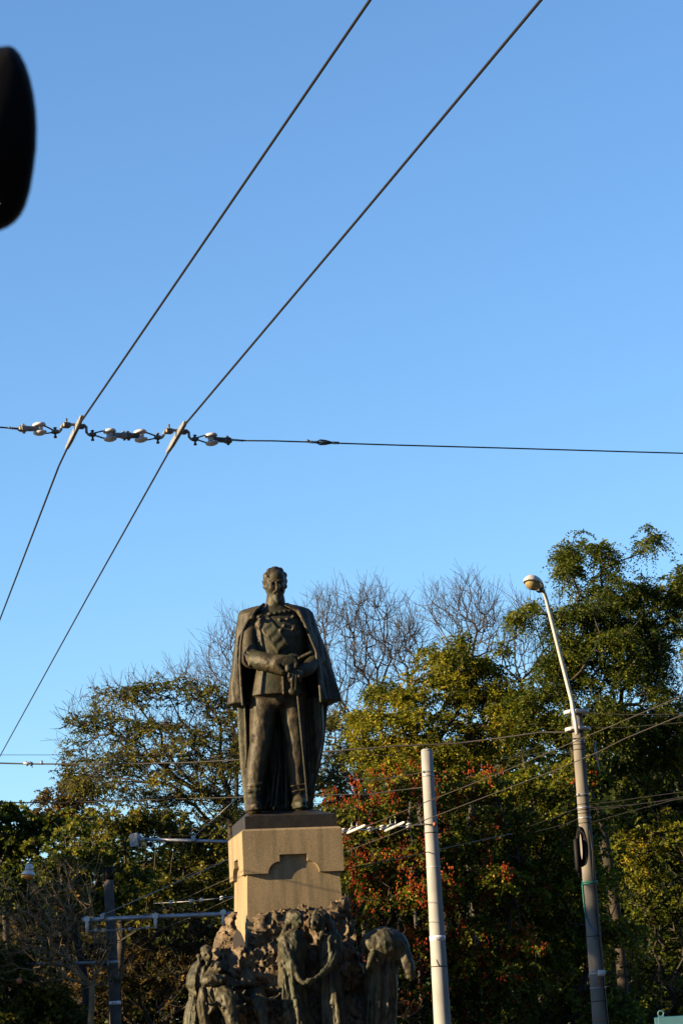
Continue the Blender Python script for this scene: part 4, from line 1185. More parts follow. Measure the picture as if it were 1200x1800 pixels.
# right: tall dark locust-like tree behind the lamp
tree('locust_tree', 11, 70, 1085, [
    (1022, 962, 52, 26, 0, 1.2), (1000, 1000, 28, 45, 0, 1.0), (1060, 985, 38, 40, 0, 1.2), (1140, 945, 36, 24, 0, .8), (1135, 985, 12, 30, 0, .4),
    (1095, 1040, 85, 42, 0, 2), (1190, 1040, 45, 55, 0, 2), (1030, 1085, 80, 50, 0, 2), (1140, 1100, 70, 60, .5, 2), (1080, 1170, 110, 70, .5, 2.4), (990, 1160, 50, 70, 0, 1.6),
    (1040, 1260, 120, 70, 0, 2.4), (1150, 1250, 60, 60, 1, 2), (900, 1085, 30, 13, 0, .8), (940, 1075, 30, 18, 0, .8), (950, 1235, 60, 55, 0, 1.6)],
    'tall dark green tree with feathery tufts rising above the street lamp', 'leaf_dark', n=1700, nf=7, fork=7.0, per=3, rl=.44, ll=.10, lw=.021, n_leaf=13, droop=.8)
tree('locust_tree', 12, 73, 1300, [
    (1215, 1020, 40, 45, 0, 1.5), (1235, 1120, 50, 60, 0, 2), (1230, 1330, 80, 90, 0, 2.5), (1130, 1370, 80, 80, 0, 2.2), (1225, 1470, 90, 90, 0, 2.5), (1120, 1480, 80, 70, 0, 2)],
    'green tree cut by the right edge, behind the power lines', 'leaf_mid', n=1100, nf=4, fork=5.5, n_leaf=11, lw=.03)
# centre right: yellow-green tree
tree('ash_tree', 13, 72, 790, [
    (803, 1125, 26, 22, 0, .9), (770, 1160, 62, 30, 0, 1.6), (850, 1165, 38, 26, 0, 1.2), (880, 1140, 20, 14, 0, .5), (800, 1205, 105, 42, 0, 2.2), (700, 1220, 55, 36, 0, 1.6), (900, 1215, 40, 40, 0, 1.5),
    (650, 1262, 40, 32, 0, 1.2), (740, 1275, 110, 50, 0, 2.6), (860, 1280, 90, 55, 0, 2.4), (630, 1310, 30, 40, 0, 1.2), (700, 1335, 80, 45, 0, 2.2), (800, 1340, 110, 50, 0, 2.6)],
    'broad yellow green tree right of the statue, behind the top of the white pole', 'leaf_yellow', n=1700, nf=6, fork=6.5, rl=.36, ll=.09, lw=.025, n_leaf=11, droop=.7)
# trees with red seed pods
tree('golden_rain_tree', 14, 64, 690, [
    (660, 1400, 60, 50, 0, 1.6), (740, 1390, 60, 45, 0, 1.6), (600, 1440, 50, 60, 0, 1.4), (690, 1470, 110, 60, 0, 2), (640, 1560, 100, 70, 0, 2.2), (730, 1570, 90, 80, 0, 2.2), (680, 1680, 100, 80, 0, 2.2), (620, 1760, 80, 70, 0, 2), (740, 1770, 70, 60, 0, 2)],
    'bushy green tree hung with red seed pods between pedestal and white pole', 'leaf_mid', n=1500, nf=4, fork=1.8, rl=.28, ll=.09, lw=.036, pods=620, droop=.7)
tree('golden_rain_tree', 15, 65, 845, [
    (830, 1395, 60, 45, 0, 1.6), (880, 1450, 70, 60, 0, 1.8), (810, 1480, 60, 60, 0, 1.8), (860, 1560, 90, 70, 0, 2), (830, 1660, 80, 70, 0, 2), (900, 1700, 70, 80, 0, 2), (820, 1760, 60, 60, 0, 2)],
    'green tree with scattered red seed pods between the two pale poles', 'leaf_mid', n=1200, nf=4, fork=1.8, rl=.28, ll=.09, lw=.036, pods=300, droop=.7)
tree('walnut_tree', 16, 67, 985, [
    (960, 1370, 75, 55, 0, 2), (1000, 1440, 70, 60, 0, 2), (930, 1480, 60, 70, 0, 1.8), (1020, 1530, 90, 70, 0, 2.2), (950, 1600, 80, 80, 0, 2.2), (1050, 1650, 90, 80, 0, 2.2), (970, 1740, 90, 80, 0, 2.2), (1060, 1780, 60, 60, 0, 2)],
    'drooping green tree directly behind the lower part of the lamp pole', 'leaf_mid', n=1200, nf=4, fork=2.0, rl=.34, ll=.12, lw=.04, droop=.9, pods=40)
tree('walnut_tree', 17, 76, 1160, [
    (1110, 1560, 90, 70, 0, 2.2), (1190, 1580, 80, 80, 0, 2.4), (1130, 1660, 90, 80, 0, 2.4), (1210, 1700, 70, 80, 0, 2.2), (1140, 1770, 90, 70, 0, 2.4)],
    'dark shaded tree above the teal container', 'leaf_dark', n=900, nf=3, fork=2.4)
# left: airy honey locust
tree('honey_locust_tree', 18, 76, 475, [
    (230, 1225, 90, 26, 0, 1.8), (330, 1215, 70, 30, 0, 1.8), (160, 1265, 55, 28, 0, 1.4), (250, 1275, 110, 36, 0, 2.2), (360, 1270, 60, 40, 0, 1.8), (140, 1320, 40, 26, 0, 1.2), (220, 1330, 100, 36, 0, 2.2), (330, 1330, 100, 44, 0, 2.4), (410, 1330, 60, 60, 0, 2), (400, 1240, 40, 50, 0, 1.4),
    (150, 1370, 50, 24, 0, 1.4), (260, 1385, 120, 36, 0, 2.4), (390, 1400, 70, 50, 0, 2)],
    'wide airy olive tree left of the statue with feathery branch tips against the sky', 'leaf_olive', n=1500, nf=3, fork=6.0, per=2, rl=.34, ll=.085, lw=.024, n_leaf=11, bf=.55, tip=.0095, twigs=1, twl=.8, sub=11)
tree('honey_locust_tree', 19, 80, 610, [
    (585, 1270, 40, 40, 0, 1.4), (610, 1330, 60, 50, 0, 1.6), (575, 1380, 50, 50, 0, 1.6), (640, 1390, 50, 40, 0, 1.4)],
    'thin dark tree close beside the right edge of the statue', 'leaf_olive', n=600, nf=2, fork=6.0, per=2, rl=.30, ll=.09, lw=.03, twigs=1)
tree('plane_tree', 20, 84, 20, [
    (30, 1430, 50, 24, 0, 1.6), (0, 1480, 60, 50, 0, 2), (70, 1470, 60, 40, 0, 2), (-40, 1450, 60, 50, 0, 2), (40, 1550, 80, 60, 0, 2.4)],
    'dark green tree at the left edge under the low cable', 'leaf_dark', n=800, nf=3, fork=4.5, rl=.3, ll=.14, lw=.06)
tree('poplar_tree', 21, 98, 110, [
    (78, 1395, 18, 22, 0, .9), (125, 1365, 30, 32, 0, 1.2), (150, 1400, 50, 34, 0, 1.6), (110, 1430, 60, 30, 0, 1.8)],
    'small pale tan leaved treetop behind the olive tree at left', 'leaf_brown', n=500, nf=3, fork=7.0, rl=.28, ll=.1, lw=.04)
tree('maple_tree', 22, 66, 150, [
    (135, 1450, 40, 30, 0, 1.2), (170, 1500, 60, 40, 0, 1.6), (110, 1520, 50, 50, 0, 1.4), (210, 1560, 60, 50, 0, 1.6), (140, 1590, 70, 40, 0, 1.8)],
    'sparse green tree above the hanging lantern', 'leaf_mid', n=650, nf=3, fork=4.2, per=2, rl=.28, ll=.10, lw=.05, leafy=.6)
tree('lime_tree', 23, 82, 168, [
    (200, 1450, 80, 50, 0, 2), (310, 1450, 90, 45, 0, 2.2), (400, 1460, 60, 50, 0, 2), (280, 1530, 110, 60, 0, 2.4), (390, 1560, 60, 60, 0, 2), (220, 1600, 70, 60, 0, 2)],
    'olive green crown behind the camera arm left of the pedestal', 'leaf_olive', n=1300, nf=3, fork=4.0, rl=.3)
tree('maple_tree', 24, 62, 20, [
    (10, 1700, 60, 40, 0, 1.4), (60, 1740, 70, 40, 0, 1.6), (20, 1790, 80, 40, 0, 1.6), (110, 1790, 50, 30, 0, 1.2)],
    'low olive leaved tree in the bottom left corner', 'leaf_olive', n=600, nf=4, fork=1.6, per=2, rl=.26, ll=.1, lw=.05)
tree('plum_tree', 25, 61, 172, [
    (60, 1640, 75, 50, 0, 1.4), (110, 1580, 60, 50, 0, 1.4), (150, 1560, 22, 50, 0, .7), (30, 1590, 50, 40, 0, 1.2), (130, 1660, 60, 50, 0, 1.2), (185, 1700, 30, 50, 0, .8), (60, 1700, 70, 40, 0, 1.2)],
    'bare pale barked tree with fanned branches beside the dark left pole', 'leaf_brown', bark='bark_pale', n=380, nf=2, fork=1.9, per=1, leafy=.6, rl=.2, ll=.08, lw=.03, twigs=1, twl=.7, bf=1.2, tip=.0085, sub=0, jit=.03)
tree('hornbeam_tree', 26, 86, 300, [
    (300, 1640, 110, 70, 0, 2.4), (180, 1680, 100, 80, 0, 2.4), (400, 1660, 80, 80, 0, 2.2), (290, 1740, 130, 70, 0, 2.4), (60, 1620, 100, 80, 0, 2.4), (120, 1760, 110, 60, 0, 2.4)],
    'brownish thicket like tree low behind the left pole and trolley arms', 'leaf_brown', n=1500, nf=2, fork=2.0, rl=.28, twigs=1)
tree('elder_tree', 27, 63, 640, [(680, 1770, 60, 30, 0, .9), (720, 1790, 40, 24, 0, .8), (620, 1790, 50, 24, 0, .8)],
    'bare shrub with thin pale stems behind the bending bronze figure', 'leaf_brown', bark='bark_pale', n=120, nf=1, per=1, leafy=.25, fork=.9, twigs=1, twl=.6, bf=.8, tip=.006)
# bare trees against the sky
G_B = None
def bare(seed, Y, base, cl, label, n=420, **k):
    tree('bare_tree', seed, Y, base, cl, label, 'leaf_brown', bark='twig', n=n, nf=1, leafy=0, twigs=2, twl=1.1, bf=.9, sub=0, jit=.05, tip=.011, fork=8.5, **k)
bare(31, 92, 645, [(610, 1075, 60, 36, 0, 1.8), (660, 1085, 40, 42, 0, 1.6), (560, 1090, 28, 40, 0, 1.2), (600, 1150, 70, 60, 0, 2.2), (660, 1160, 50, 60, 0, 2), (630, 1230, 60, 50, 0, 2)],
     'large bare tree spreading twigs against the sky just right of the statue', n=520)
bare(32, 95, 735, [(715, 1100, 26, 26, 0, 1.2), (715, 1150, 40, 50, 0, 1.6)], 'small bare treetop between the large bare tree and the green tree', n=200)
bare(33, 90, 835, [(825, 1055, 26, 36, 0, 1.2), (850, 1085, 24, 40, 0, 1.2), (775, 1075, 40, 30, 0, 1.4), (830, 1125, 60, 50, 0, 2)], 'bare tree rising behind the top of the yellow green tree', n=260)
bare(34, 92, 950, [(905, 1070, 18, 30, 0, 1), (930, 1085, 20, 34, 0, 1), (925, 1140, 60, 60, 0, 2), (980, 1120, 30, 60, 0, 1.6)], 'bare tree showing through the gap left of the street lamp arm', n=260)
bare(35, 90, 440, [(385, 1140, 24, 30, 0, 1), (420, 1150, 40, 60, 0, 1.6), (350, 1190, 50, 26, 0, 1.4), (400, 1230, 60, 50, 0, 1.8)], 'bare tree showing left of the statue cape', n=260)
bare(36, 88, 1255, [(1230, 1180, 40, 60, 0, 1.6), (1200, 1250, 30, 60, 0, 1.4)], 'thin bare tree at the right edge behind the leaves', n=150)

# ------------------------------------------------------------------ backdrop row of trees
BK = [(-60, 112, 10), (60, 106, 9.4), (170, 112, 11.5), (290, 106, 12.2), (410, 112, 12.5), (530, 106, 12.5), (640, 112, 13.6), (760, 106, 14.4), (880, 112, 15.2), (1000, 106, 15.4), (1110, 112, 15.5), (1220, 106, 15), (1310, 112, 14)]
BL = ['dark tree in the far row behind the left edge', 'dark far row tree behind the hanging lantern', 'dark far row tree behind the bare pale tree', 'dark far row tree behind the top of the dark left pole', 'dark far row tree behind the left trolley arms',
      'dark far row tree hidden behind the pedestal', 'dark far row tree just right of the pedestal', 'dark far row tree behind the white pole', 'dark far row tree between white pole and lamp pole', 'dark far row tree behind the lamp pole', 'dark far row tree right of the lamp pole', 'dark far row tree behind the teal container', 'dark far row tree at the right edge']
def far_mesh(seed):
    rng = np.random.default_rng(seed)
    cl = [((0, 0, 3.2), (3.2, 2.4, 2.8)), ((-.8, 0, 5.8), (2.6, 2.2, 2.4)), ((.9, 0, 7.0), (2.3, 2, 2.2)), ((0, 0, 8.8), (1.6, 1.5, 1.3))]
    att = ellpts(rng, cl, 900)
    att = att[att[:, 2] > .5]
    P, par, L = grow(rng, (0, 0, 0), att, .4, (0.1, 0, 1.4))
    cnt, kids = pipe(par, len(P)); r = .012 * cnt ** .5
    i = np.arange(1, len(P)); pa = par[1:]
    V, F = tubes(P[pa], P[i], np.minimum(r[pa], r[i] * 1.3), r[i], 5)
    tr = mesh_np('trunk', V, F, True)
    src = np.where(cnt <= 3)[0]; src = src[src > 6]
    S = np.repeat(src, 4)
    D = rng.normal(0, 1, (len(S), 3)) * np.array([1, 1, .6])
    V, F, tone = fronds(rng, P[S] + rng.normal(0, .2, (len(S), 3)), D, 7, .42, .2, .09, .4)
    return tr, mesh_np('crown', V, F, False, tone)
fm = [far_mesh(70), far_mesh(71)]
for t_, c_ in fm:
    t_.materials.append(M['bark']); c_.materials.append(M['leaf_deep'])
proto = []
for k, (px, Y, h) in enumerate(BK):
    b = at(px, 1870, Y)
    o = empty('far_tree', (b[0], Y, 0), BL[k], 'tree', 'dark row of trees far behind', rz=k * 2.1)
    s = h / 10.0
    o.scale = (s * 1.15, s * 1.15, s)
    for me, nm in zip(fm[k % 2], ('trunk', 'crown')):
        c = bpy.data.objects.new(nm, me); COL.objects.link(c); c.parent = o


# unseen trees added to shade lamp pole, arms and thicket and block low sky
RT = ([(-31, 46.5, 15), (-33, 53, 15.5), (-36, 60, 16), (-30, 66, 16), (-31, 34.7, 14.2)], [(17, 22, 14), (19, 29, 15), (20, 36, 15), (22, 43, 16), (24, 50, 16), (17, 14, 15)], [(-22, -20, 15), (-12, -22, 16), (-2, -20, 15), (8, -22, 16), (17, -16, 16), (20, -6, 15), (19, 4, 15)])
OR = ['first', 'second', 'third', 'fourth', 'fifth', 'sixth', 'seventh']
RL = ['%s added tree of the shade casting row left of the picture edge', '%s added tree of the row blocking low sky right of the picture edge', '%s added tree of the row blocking low sky behind the viewer']
for j_, (row_, lab_) in enumerate(zip(RT, RL)):
    for k, (x, y, h) in enumerate(row_):
        o = empty('added_tree', (x, y, 0), lab_ % OR[k], 'tree', ('added shade casting trees left of the monument', 'added sky blocking trees right of the monument', 'added sky blocking trees behind the viewer')[j_], rz=k * 1.7 + j_)
        s_ = h / 10.0; wd = (s_ if j_ else (1.15 * s_ if k < 4 else .62 * s_)) * (1.5 if j_ else 1); o.scale = (wd, wd, s_)
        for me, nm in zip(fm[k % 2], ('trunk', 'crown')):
            c = bpy.data.objects.new(nm, me); COL.objects.link(c); c.parent = o

# ------------------------------------------------------------------ poles
def axis_pole(a, b, n=None):
    """a (top) and b (lower) world points; extends to z=0"""
    t = (a[2]) / (a[2] - b[2])
    return a, a + (b - a) * t
def on(a, b, z):
    return a + (b - a) * ((a[2] - z) / (a[2] - b[2]))
def zat(a, b, py):
    """point on the pole axis at picture row py"""
    lo_, hi_ = 0.0, 1.0
    for _ in range(40):
        m_ = (lo_ + hi_) / 2; p = a + (b - a) * m_
        q_ = RN.T @ (p - EYE); yy = 900 - q_[1] / -q_[2] * FPX
        if yy < py: lo_ = m_
        else: hi_ = m_
    return a + (b - a) * lo_
def cone_pole(root, a, g, ra, rb, m, name='pole', n=28):
    mb = MB(); mb.tube([a + (g - a) * t for t in np.linspace(0, 1, 12)], list(np.linspace(ra, rb, 12)), n)
    d = (a - g) / np.linalg.norm(a - g)
    mb.lathe(a, [(ra, 0), (ra * .96, .03), (ra * .7, .05), (.01, .055)], d, n)
    return root.part(mb, name, m)
def band_at(root, a, g, py, r, m, w=.03, name='strap', bolt=True):
    p = zat(a, g, py); d = (a - g) / np.linalg.norm(a - g)
    mb = MB(); mb.lathe(p, [(r, -w / 2), (r + .008, -w / 2), (r + .008, w / 2), (r, w / 2)], d, 28)
    if bolt: mb.box(p + np.array((-r * .8, -r * .8, 0)), (.05, .05, w * 1.2), bevel=.005)
    return root.part(mb, name, m)
# white pole
Yw = 50.0
wa, wb_ = at(749.5, 1321, Yw), at(777, 1795, Yw)
wa, wg = axis_pole(wa, wb_)
rw = lambda py: (10.0 + (py - 1320) / 470 * 4.6) * Yw / FPX
pole_w = Root('concrete_pole', wg, 'pale plain concrete pole with numbered band, standing between pedestal and lamp pole', 'pole')
cone_pole(pole_w, wa, wg, rw(1320), rw(2020), M['concrete_white'])
for py in (1357, 1364):
    band_at(pole_w, wa, wg, py, rw(py), M['galv'], .03, bolt=(py == 1357))
for py in (1450, 1464, 1524, 1699):
    band_at(pole_w, wa, wg, py, rw(py), M['wire'] if py in (1450, 1464, 1699) else M['paint_white'], .016, bolt=False)
# orange end plug, bolts, peg
def surf(a, g, py, r, ang):
    p = zat(a, g, py); return p + r * np.array((math.sin(ang), -math.cos(ang), 0))
mb = MB(); p = surf(wa, wg, 1450, rw(1450), .55); mb.lathe(p, [(.035, -.01), (.035, .03), (.02, .04)], (math.sin(.55), -math.cos(.55), 0), 14)
pole_w.part(mb, 'plug', M['rust'])
for py, an in ((1371, .3), (1395, .3), (1427, .3)):
    mb = MB(); p = surf(wa, wg, py, rw(py), an); mb.lathe(p, [(.016, -.01), (.016, .012), (.01, .016)], (math.sin(an), -math.cos(an), 0), 10)
    pole_w.part(mb, 'bolt', M['steel'])
mb = MB(); p = surf(wa, wg, 1699, rw(1699), 0.0); mb.tube([p, p + np.array((-.05, -.14, .12))], .014, 8)
pole_w.part(mb, 'step_peg', M['steel'])
# numbered band, lettering bent round the pole
def text_mesh(body, size):
    cu = bpy.data.curves.new('lettering', 'FONT'); cu.body = body; cu.size = size; cu.resolution_u = 3
    ob = bpy.data.objects.new('lettering', cu); COL.objects.link(ob)
    dg = bpy.context.evaluated_depsgraph_get()
    me = bpy.data.meshes.new_from_object(ob.evaluated_get(dg))
    bpy.data.objects.remove(ob); bpy.data.curves.remove(cu)
    return me
def number_band(root, a, g, py, hpx, text, r, Y):
    d = (a - g) / np.linalg.norm(a - g)
    h = hpx * Y / FPX
    p = zat(a, g, py)
    mb = MB(); mb.lathe(p, [(r, -h / 2), (r + .006, -h / 2), (r + .006, h / 2), (r, h / 2)], d, 40)
    bd = root.part(mb, 'number_band', M['label'])
    me = text_mesh(text, h * .92)
    co = np.array([v.co[:] for v in me.vertices])
    wmax = co[:, 0].max(); sc = min(1.0, (2.3 * r) / wmax)
    x = (co[:, 0] - wmax / 2) * sc; y = co[:, 1] - h * .33
    R_ = r + .009
    e1 = np.array((1, 0, 0)) - d * d[0]; e1 /= np.linalg.norm(e1); e2 = np.cross(d, e1)   # e2 points away from the viewer
    an = x / R_
    P = p + np.outer(np.sin(an) * R_, e1) - np.outer(np.cos(an) * R_, e2) + np.outer(y, d)
    for v, q_ in zip(me.vertices, P): v.co = q_
    me.name = 'lettering'
    ob = bpy.data.objects.new('lettering', me); COL.objects.link(ob); me.materials.append(M['ink'])
    me.transform(root.matrix_world_inv); ob.parent = bd
number_band(pole_w, wa, wg, 1649.5, 8.5, 'm 01822019-', rw(1649), Yw)

# lamp pole
Yl = 48.0
la, lb = at(1012, 1252, Yl), at(1054.5, 1795, Yl)
la, lg = axis_pole(la, lb)
rl_ = lambda py: (9.6 + (py - 1250) / 545 * 4.1) * Yl / FPX
lamp = Root('street_lamp', lg, 'grey concrete pole with white curved lamp arm, black cable coil and green rope', 'street lamp')
cone_pole(lamp, la, lg, rl_(1250), rl_(2020), M['concrete'])
mb = MB()
arm_px = [(1014, 1291, -.35), (1010, 1268, -.34), (1006, 1246, -.34), (1004, 1231, -.34), (1000, 1216, -.38), (993, 1188, -.46), (984, 1153, -.58), (975, 1116, -.72), (966, 1080, -.88), (960, 1055, -1.0), (957, 1045, -1.08), (952.5, 1037, -1.2)]
pts = [at(x, y, Yl + d) for x, y, d in arm_px]
mb.tube(pts, [.040] * 5 + [.038] * 4 + [.036] * 3, 14)
lamp.part(mb, 'lamp_arm', M['paint_white'])
for py in (1252, 1282):
    mb = MB(); p = zat(la, lg, py); mb.box(p + np.array((-.03, -.24, 0)), (.27, .07, .05), bevel=.008); mb.box(p + np.array((.06, -.2, 0)), (.20, .05, .05), bevel=.005)
    mb.lathe(p, [(.2, -.03), (.245, -.03), (.245, .03), (.2, .03)], (0, 0, 1), 20)
    lamp.part(mb, 'arm_clamp', M['paint_white'])
# lamp head: shell, glass bowl, neck
e = at(952.5, 1037, Yl - 1.2)
tip_ = at(930, 1021, Yl - 1.75)
ax = tip_ - e; Lh = np.linalg.norm(ax); ax /= Lh
sx = np.cross(ax, (0, 0, 1.0)); sx /= np.linalg.norm(sx); ux = np.cross(sx, ax)
def head_pt(t, a_, top=True):
    # cross-section half-width and half-height along the axis
    w = np.interp(t, [0, .08, .25, .5, .75, .92, 1.0, 1.04], [.05, .08, .13, .185, .195, .15, .08, .0])
    hgt = np.interp(t, [0, .1, .3, .6, .85, 1.0, 1.04], [.05, .10, .17, .225, .20, .10, .0])
    lo_h = np.interp(t, [0, .1, .25, 1.04], [.05, .06, .02, .0])
    w = w * .86; hgt = hgt * .68
    return e + ax * Lh * 1.10 * t + sx * w * math.cos(a_) + ux * (hgt * math.sin(a_) if math.sin(a_) > 0 else lo_h * math.sin(a_)) 
mb = MB(); nT, nA = 22, 24
vs = [head_pt(i / (nT - 1) * 1.04, 2 * math.pi * k / nA) for i in range(nT) for k in range(nA)]
fs = [(i * nA + k, i * nA + (k + 1) % nA, (i + 1) * nA + (k + 1) % nA, (i + 1) * nA + k) for i in range(nT - 1) for k in range(nA)]
mb.add(vs, fs, True); hs = lamp.part(mb, 'lamp_head', M['lamp_shell'])
mb = MB()
c_ = e + ax * Lh * 1.10 * .64 - ux * .012
vs = []; nR = 8
for i in range(nR + 1):
    ph = i / nR * math.pi / 2
    for k in range(24):
        t = 2 * math.pi * k / 24
        vs.append(c_ + ax * (.205 * math.cos(ph) * math.cos(t)) + sx * (.145 * math.cos(ph) * math.sin(t)) - ux * .11 * math.sin(ph))
fs = [(i * 24 + k, i * 24 + (k + 1) % 24, (i + 1) * 24 + (k + 1) % 24, (i + 1) * 24 + k) for i in range(nR) for k in range(24)]
mb.add(vs, fs, True); lamp.sub(mb, 'glass_bowl', M['lens'], hs)
mb = MB(); mb.box(e + ax * .10 - ux * .035, (.15, .15, .06), np.stack([ax, sx, ux], 1), .01)
lamp.sub(mb, 'rear_housing', M['lamp_dark'], hs)
# straps, junk
for py, m_ in ((1299, 'wire'), (1303, 'galv'), (1309, 'wire'), (1318, 'wire'), (1397, 'galv'), (1400, 'wire'), (1414, 'wire'), (1420, 'galv'), (1424, 'wire'), (1430, 'wire'), (1438, 'galv'), (1447, 'wire'), (1646, 'wire'), (1712, 'galv'), (1737, 'galv'), (1760, 'wire'), (1792, 'rust')):
    band_at(lamp, la, lg, py, rl_(py), M[m_], .030 if m_ == 'galv' else .012, bolt=(py in (1397, 1299)))
mb = MB()
for k, py in enumerate((1549, 1551.5, 1554)):
    p = zat(la, lg, py); r = rl_(py) + .012
    mb.tube([p + np.array((r * math.cos(t), r * math.sin(t), .02 * math.sin(t + k))) for t in np.linspace(0, 2 * math.pi, 24)], .012, 6, False)
mb.tube([surf(la, lg, y_, rl_(y_) + .02, a_) for y_, a_ in ((1552, -1.3), (1575, -1.25), (1600, -1.15), (1612, -1.0))], .016, 6)
lamp.part(mb, 'green_rope', M['rope_green'])
mb = MB(); mb.tube([surf(la, lg, y_, rl_(y_) + .015, a_) for y_, a_ in ((1610, -1.0), (1622, -.7), (1632, -.3), (1637, .05), (1643, .1), (1652, .0))], .012, 6)
lamp.part(mb, 'blue_rope', M['rope_blue'])
mb = MB(); mb.tube([surf(la, lg, y_, rl_(y_) + .012, a_) for y_, a_ in ((1460, .5), (1500, .75), (1560, .4), (1620, .5), (1700, .7), (1800, .8))], .010, 6)
lamp.part(mb, 'cable_run', M['wire'])
# coil of black cable with splice box
mb = MB(); rr_ = random.Random(4)
for k in range(9):
    cc = at(1021 + rr_.uniform(-2, 2), 1489 + rr_.uniform(-3, 3), Yl - .36 - .012 * k)
    w_, h_ = .035 + .011 * k * .6 + rr_.uniform(0, .015), .33 + rr_.uniform(-.03, .03)
    mb.tube([cc + np.array((w_ * math.cos(t), .02 * math.sin(3 * t + k), h_ * math.sin(t))) for t in np.linspace(0, 2 * math.pi, 28)], .018, 6, False)
lamp.part(mb, 'cable_coil', M['black'])
mb = MB(); p = at(1013.5, 1502, Yl - .48); mb.tube([p + np.array((0, 0, .30)), p + np.array((0, 0, .27)), p + np.array((0, 0, -.27)), p + np.array((.01, 0, -.34))], [.03, .055, .055, .03], 12)
mb.tube([p + np.array((.02, 0, -.3)), p + np.array((.03, .05, -.42))], .03, 8)
lamp.part(mb, 'splice_box', M['black'])
mb = MB(); p = at(1055.5, 1710, Yl - .34); mb.tube([p + np.array((-.06, 0, 0)), p + np.array((.06, 0, -.01)), p + np.array((.085, 0, -.015))], [.055, .06, .04], 14)
cm = lamp.part(mb, 'camera_unit', M['paint_white'])
mb = MB(); mb.tube([at(x, y, Yl - .33) for x, y in ((1047, 1705), (1041, 1706), (1036, 1710), (1034, 1718))], .012, 6)
lamp.sub(mb, 'camera_cable', M['paint_white'], cm)
mb = MB(); mb.tube([surf(la, lg, y_, rl_(y_) + .006, a_) for y_, a_ in ((1714, .1), (1725, .2), (1738, .35))], .014, 5)
lamp.part(mb, 'rust_streak', M['rust'])
mb = MB(); p = at(1045.5, 1305, Yl + .1)
for q_ in (((1043, 1303), (1048, 1325), (1051, 1345), (1054, 1360)), ((1047, 1303), (1044, 1320), (1049, 1338), (1053, 1335))):
    mb.tube([at(x, y, Yl + .1) for x, y in q_], .012, 5)
tag(mb.build('loose_wire', M['galv']), 'loose grey wire ends dangling from the upper wire right of the lamp pole', 'wire')

# dark pole at left
Yd = 62.0
da, db = at(190, 1530, Yd), at(204, 1795, Yd)
da, dg_ = axis_pole(da, db)
rd = lambda py: (8.4 + (py - 1530) / 265 * 1.4) * Yd / FPX
pole_d = Root('trolley_pole', dg_, 'dark concrete pole at left with a small white tag and a blue grey arm', 'pole')
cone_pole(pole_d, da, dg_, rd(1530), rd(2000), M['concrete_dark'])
band_at(pole_d, da, dg_, 1536, rd(1540), M['black'], .30, 'collar')
number_band(pole_d, da, dg_, 1763, 6, '018', rd(1763), Yd)
mb = MB(); mb.tube([zat(da, dg_, 1692), at(120, 1693.5, Yd - .1), at(-40, 1697, Yd - .3)], .042, 10)
lo_arm = pole_d.part(mb, 'bracket_arm', M['galv'])
band_at(pole_d, da, dg_, 1692, rd(1692), M['galv'], .09)
mb = MB(); mb.tube([at(48, 1694, Yd - .2), at(47, 1708, Yd - .2)], .035, 8); pole_d.sub(mb, 'dropper', M['galv'], lo_arm)

# pole hidden behind the statue, carrying two arms
Yh = 57.0
ha = at(496, 1392, Yh); hg_ = ha.copy(); hg_[2] = 0
hid = Root('trolley_pole', hg_, 'pole standing behind the pedestal with two long pale arms reaching left', 'pole')
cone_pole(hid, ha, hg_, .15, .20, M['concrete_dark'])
mb = MB(); mb.tube([at(238, 1475, Yh), at(399, 1479.5, Yh), at(499, 1482, Yh)], .040, 10)
arm1 = hid.part(mb, 'upper_arm', M['galv'])
mb = MB(); mb.tube([at(145, 1617.5, Yh), at(250, 1612.5, Yh), at(412, 1606, Yh), at(500, 1602, Yh)], .052, 10)
arm2 = hid.part(mb, 'lower_arm', M['galv'])
for x, y0, y1 in ((153.5, 1613, 1638), (273.5, 1607, 1632), (392.5, 1601, 1626)):
    mb = MB(); mb.tube([at(x, y0, Yh - .08), at(x, y1, Yh - .08)], .040, 8); mb.box(at(x, (y0 + 3), Yh - .06), (.13, .12, .11), bevel=.01); mb.tube([at(x, y0 - 3, Yh - .08), at(x, y0, Yh - .08)], .02, 6)
    hid.sub(mb, 'dropper', M['paint_white'], arm2)
mb = MB(); mb.box(at(180, 1611.5, Yh - .06), (.10, .1, .12), bevel=.01); mb.tube([at(180, 1607, Yh - .06), at(186, 1606, Yh - .06)], .03, 6)
hid.sub(mb, 'guy_clamp', M['galv'], arm2)
mb = MB(); mb.box(at(340, 1474, Yh - .06), (.10, .1, .13), bevel=.01); mb.tube([at(339, 1474, Yh - .06), at(343, 1468, Yh - .06)], .035, 6)
hid.sub(mb, 'guy_clamp', M['galv'], arm1)
mb = MB(); mb.tube([at(343, 1469, Yh - .06), at(420, 1400, Yh), at(497, 1394, Yh)], .010, 5); hid.part(mb, 'guy_wire', M['galv'])
mb = MB(); mb.tube([at(184, 1607, Yh - .06), at(300, 1556, Yh - .05), at(400, 1511, Yh), at(500, 1466, Yh)], .010, 5); hid.part(mb, 'guy_wire', M['galv'])
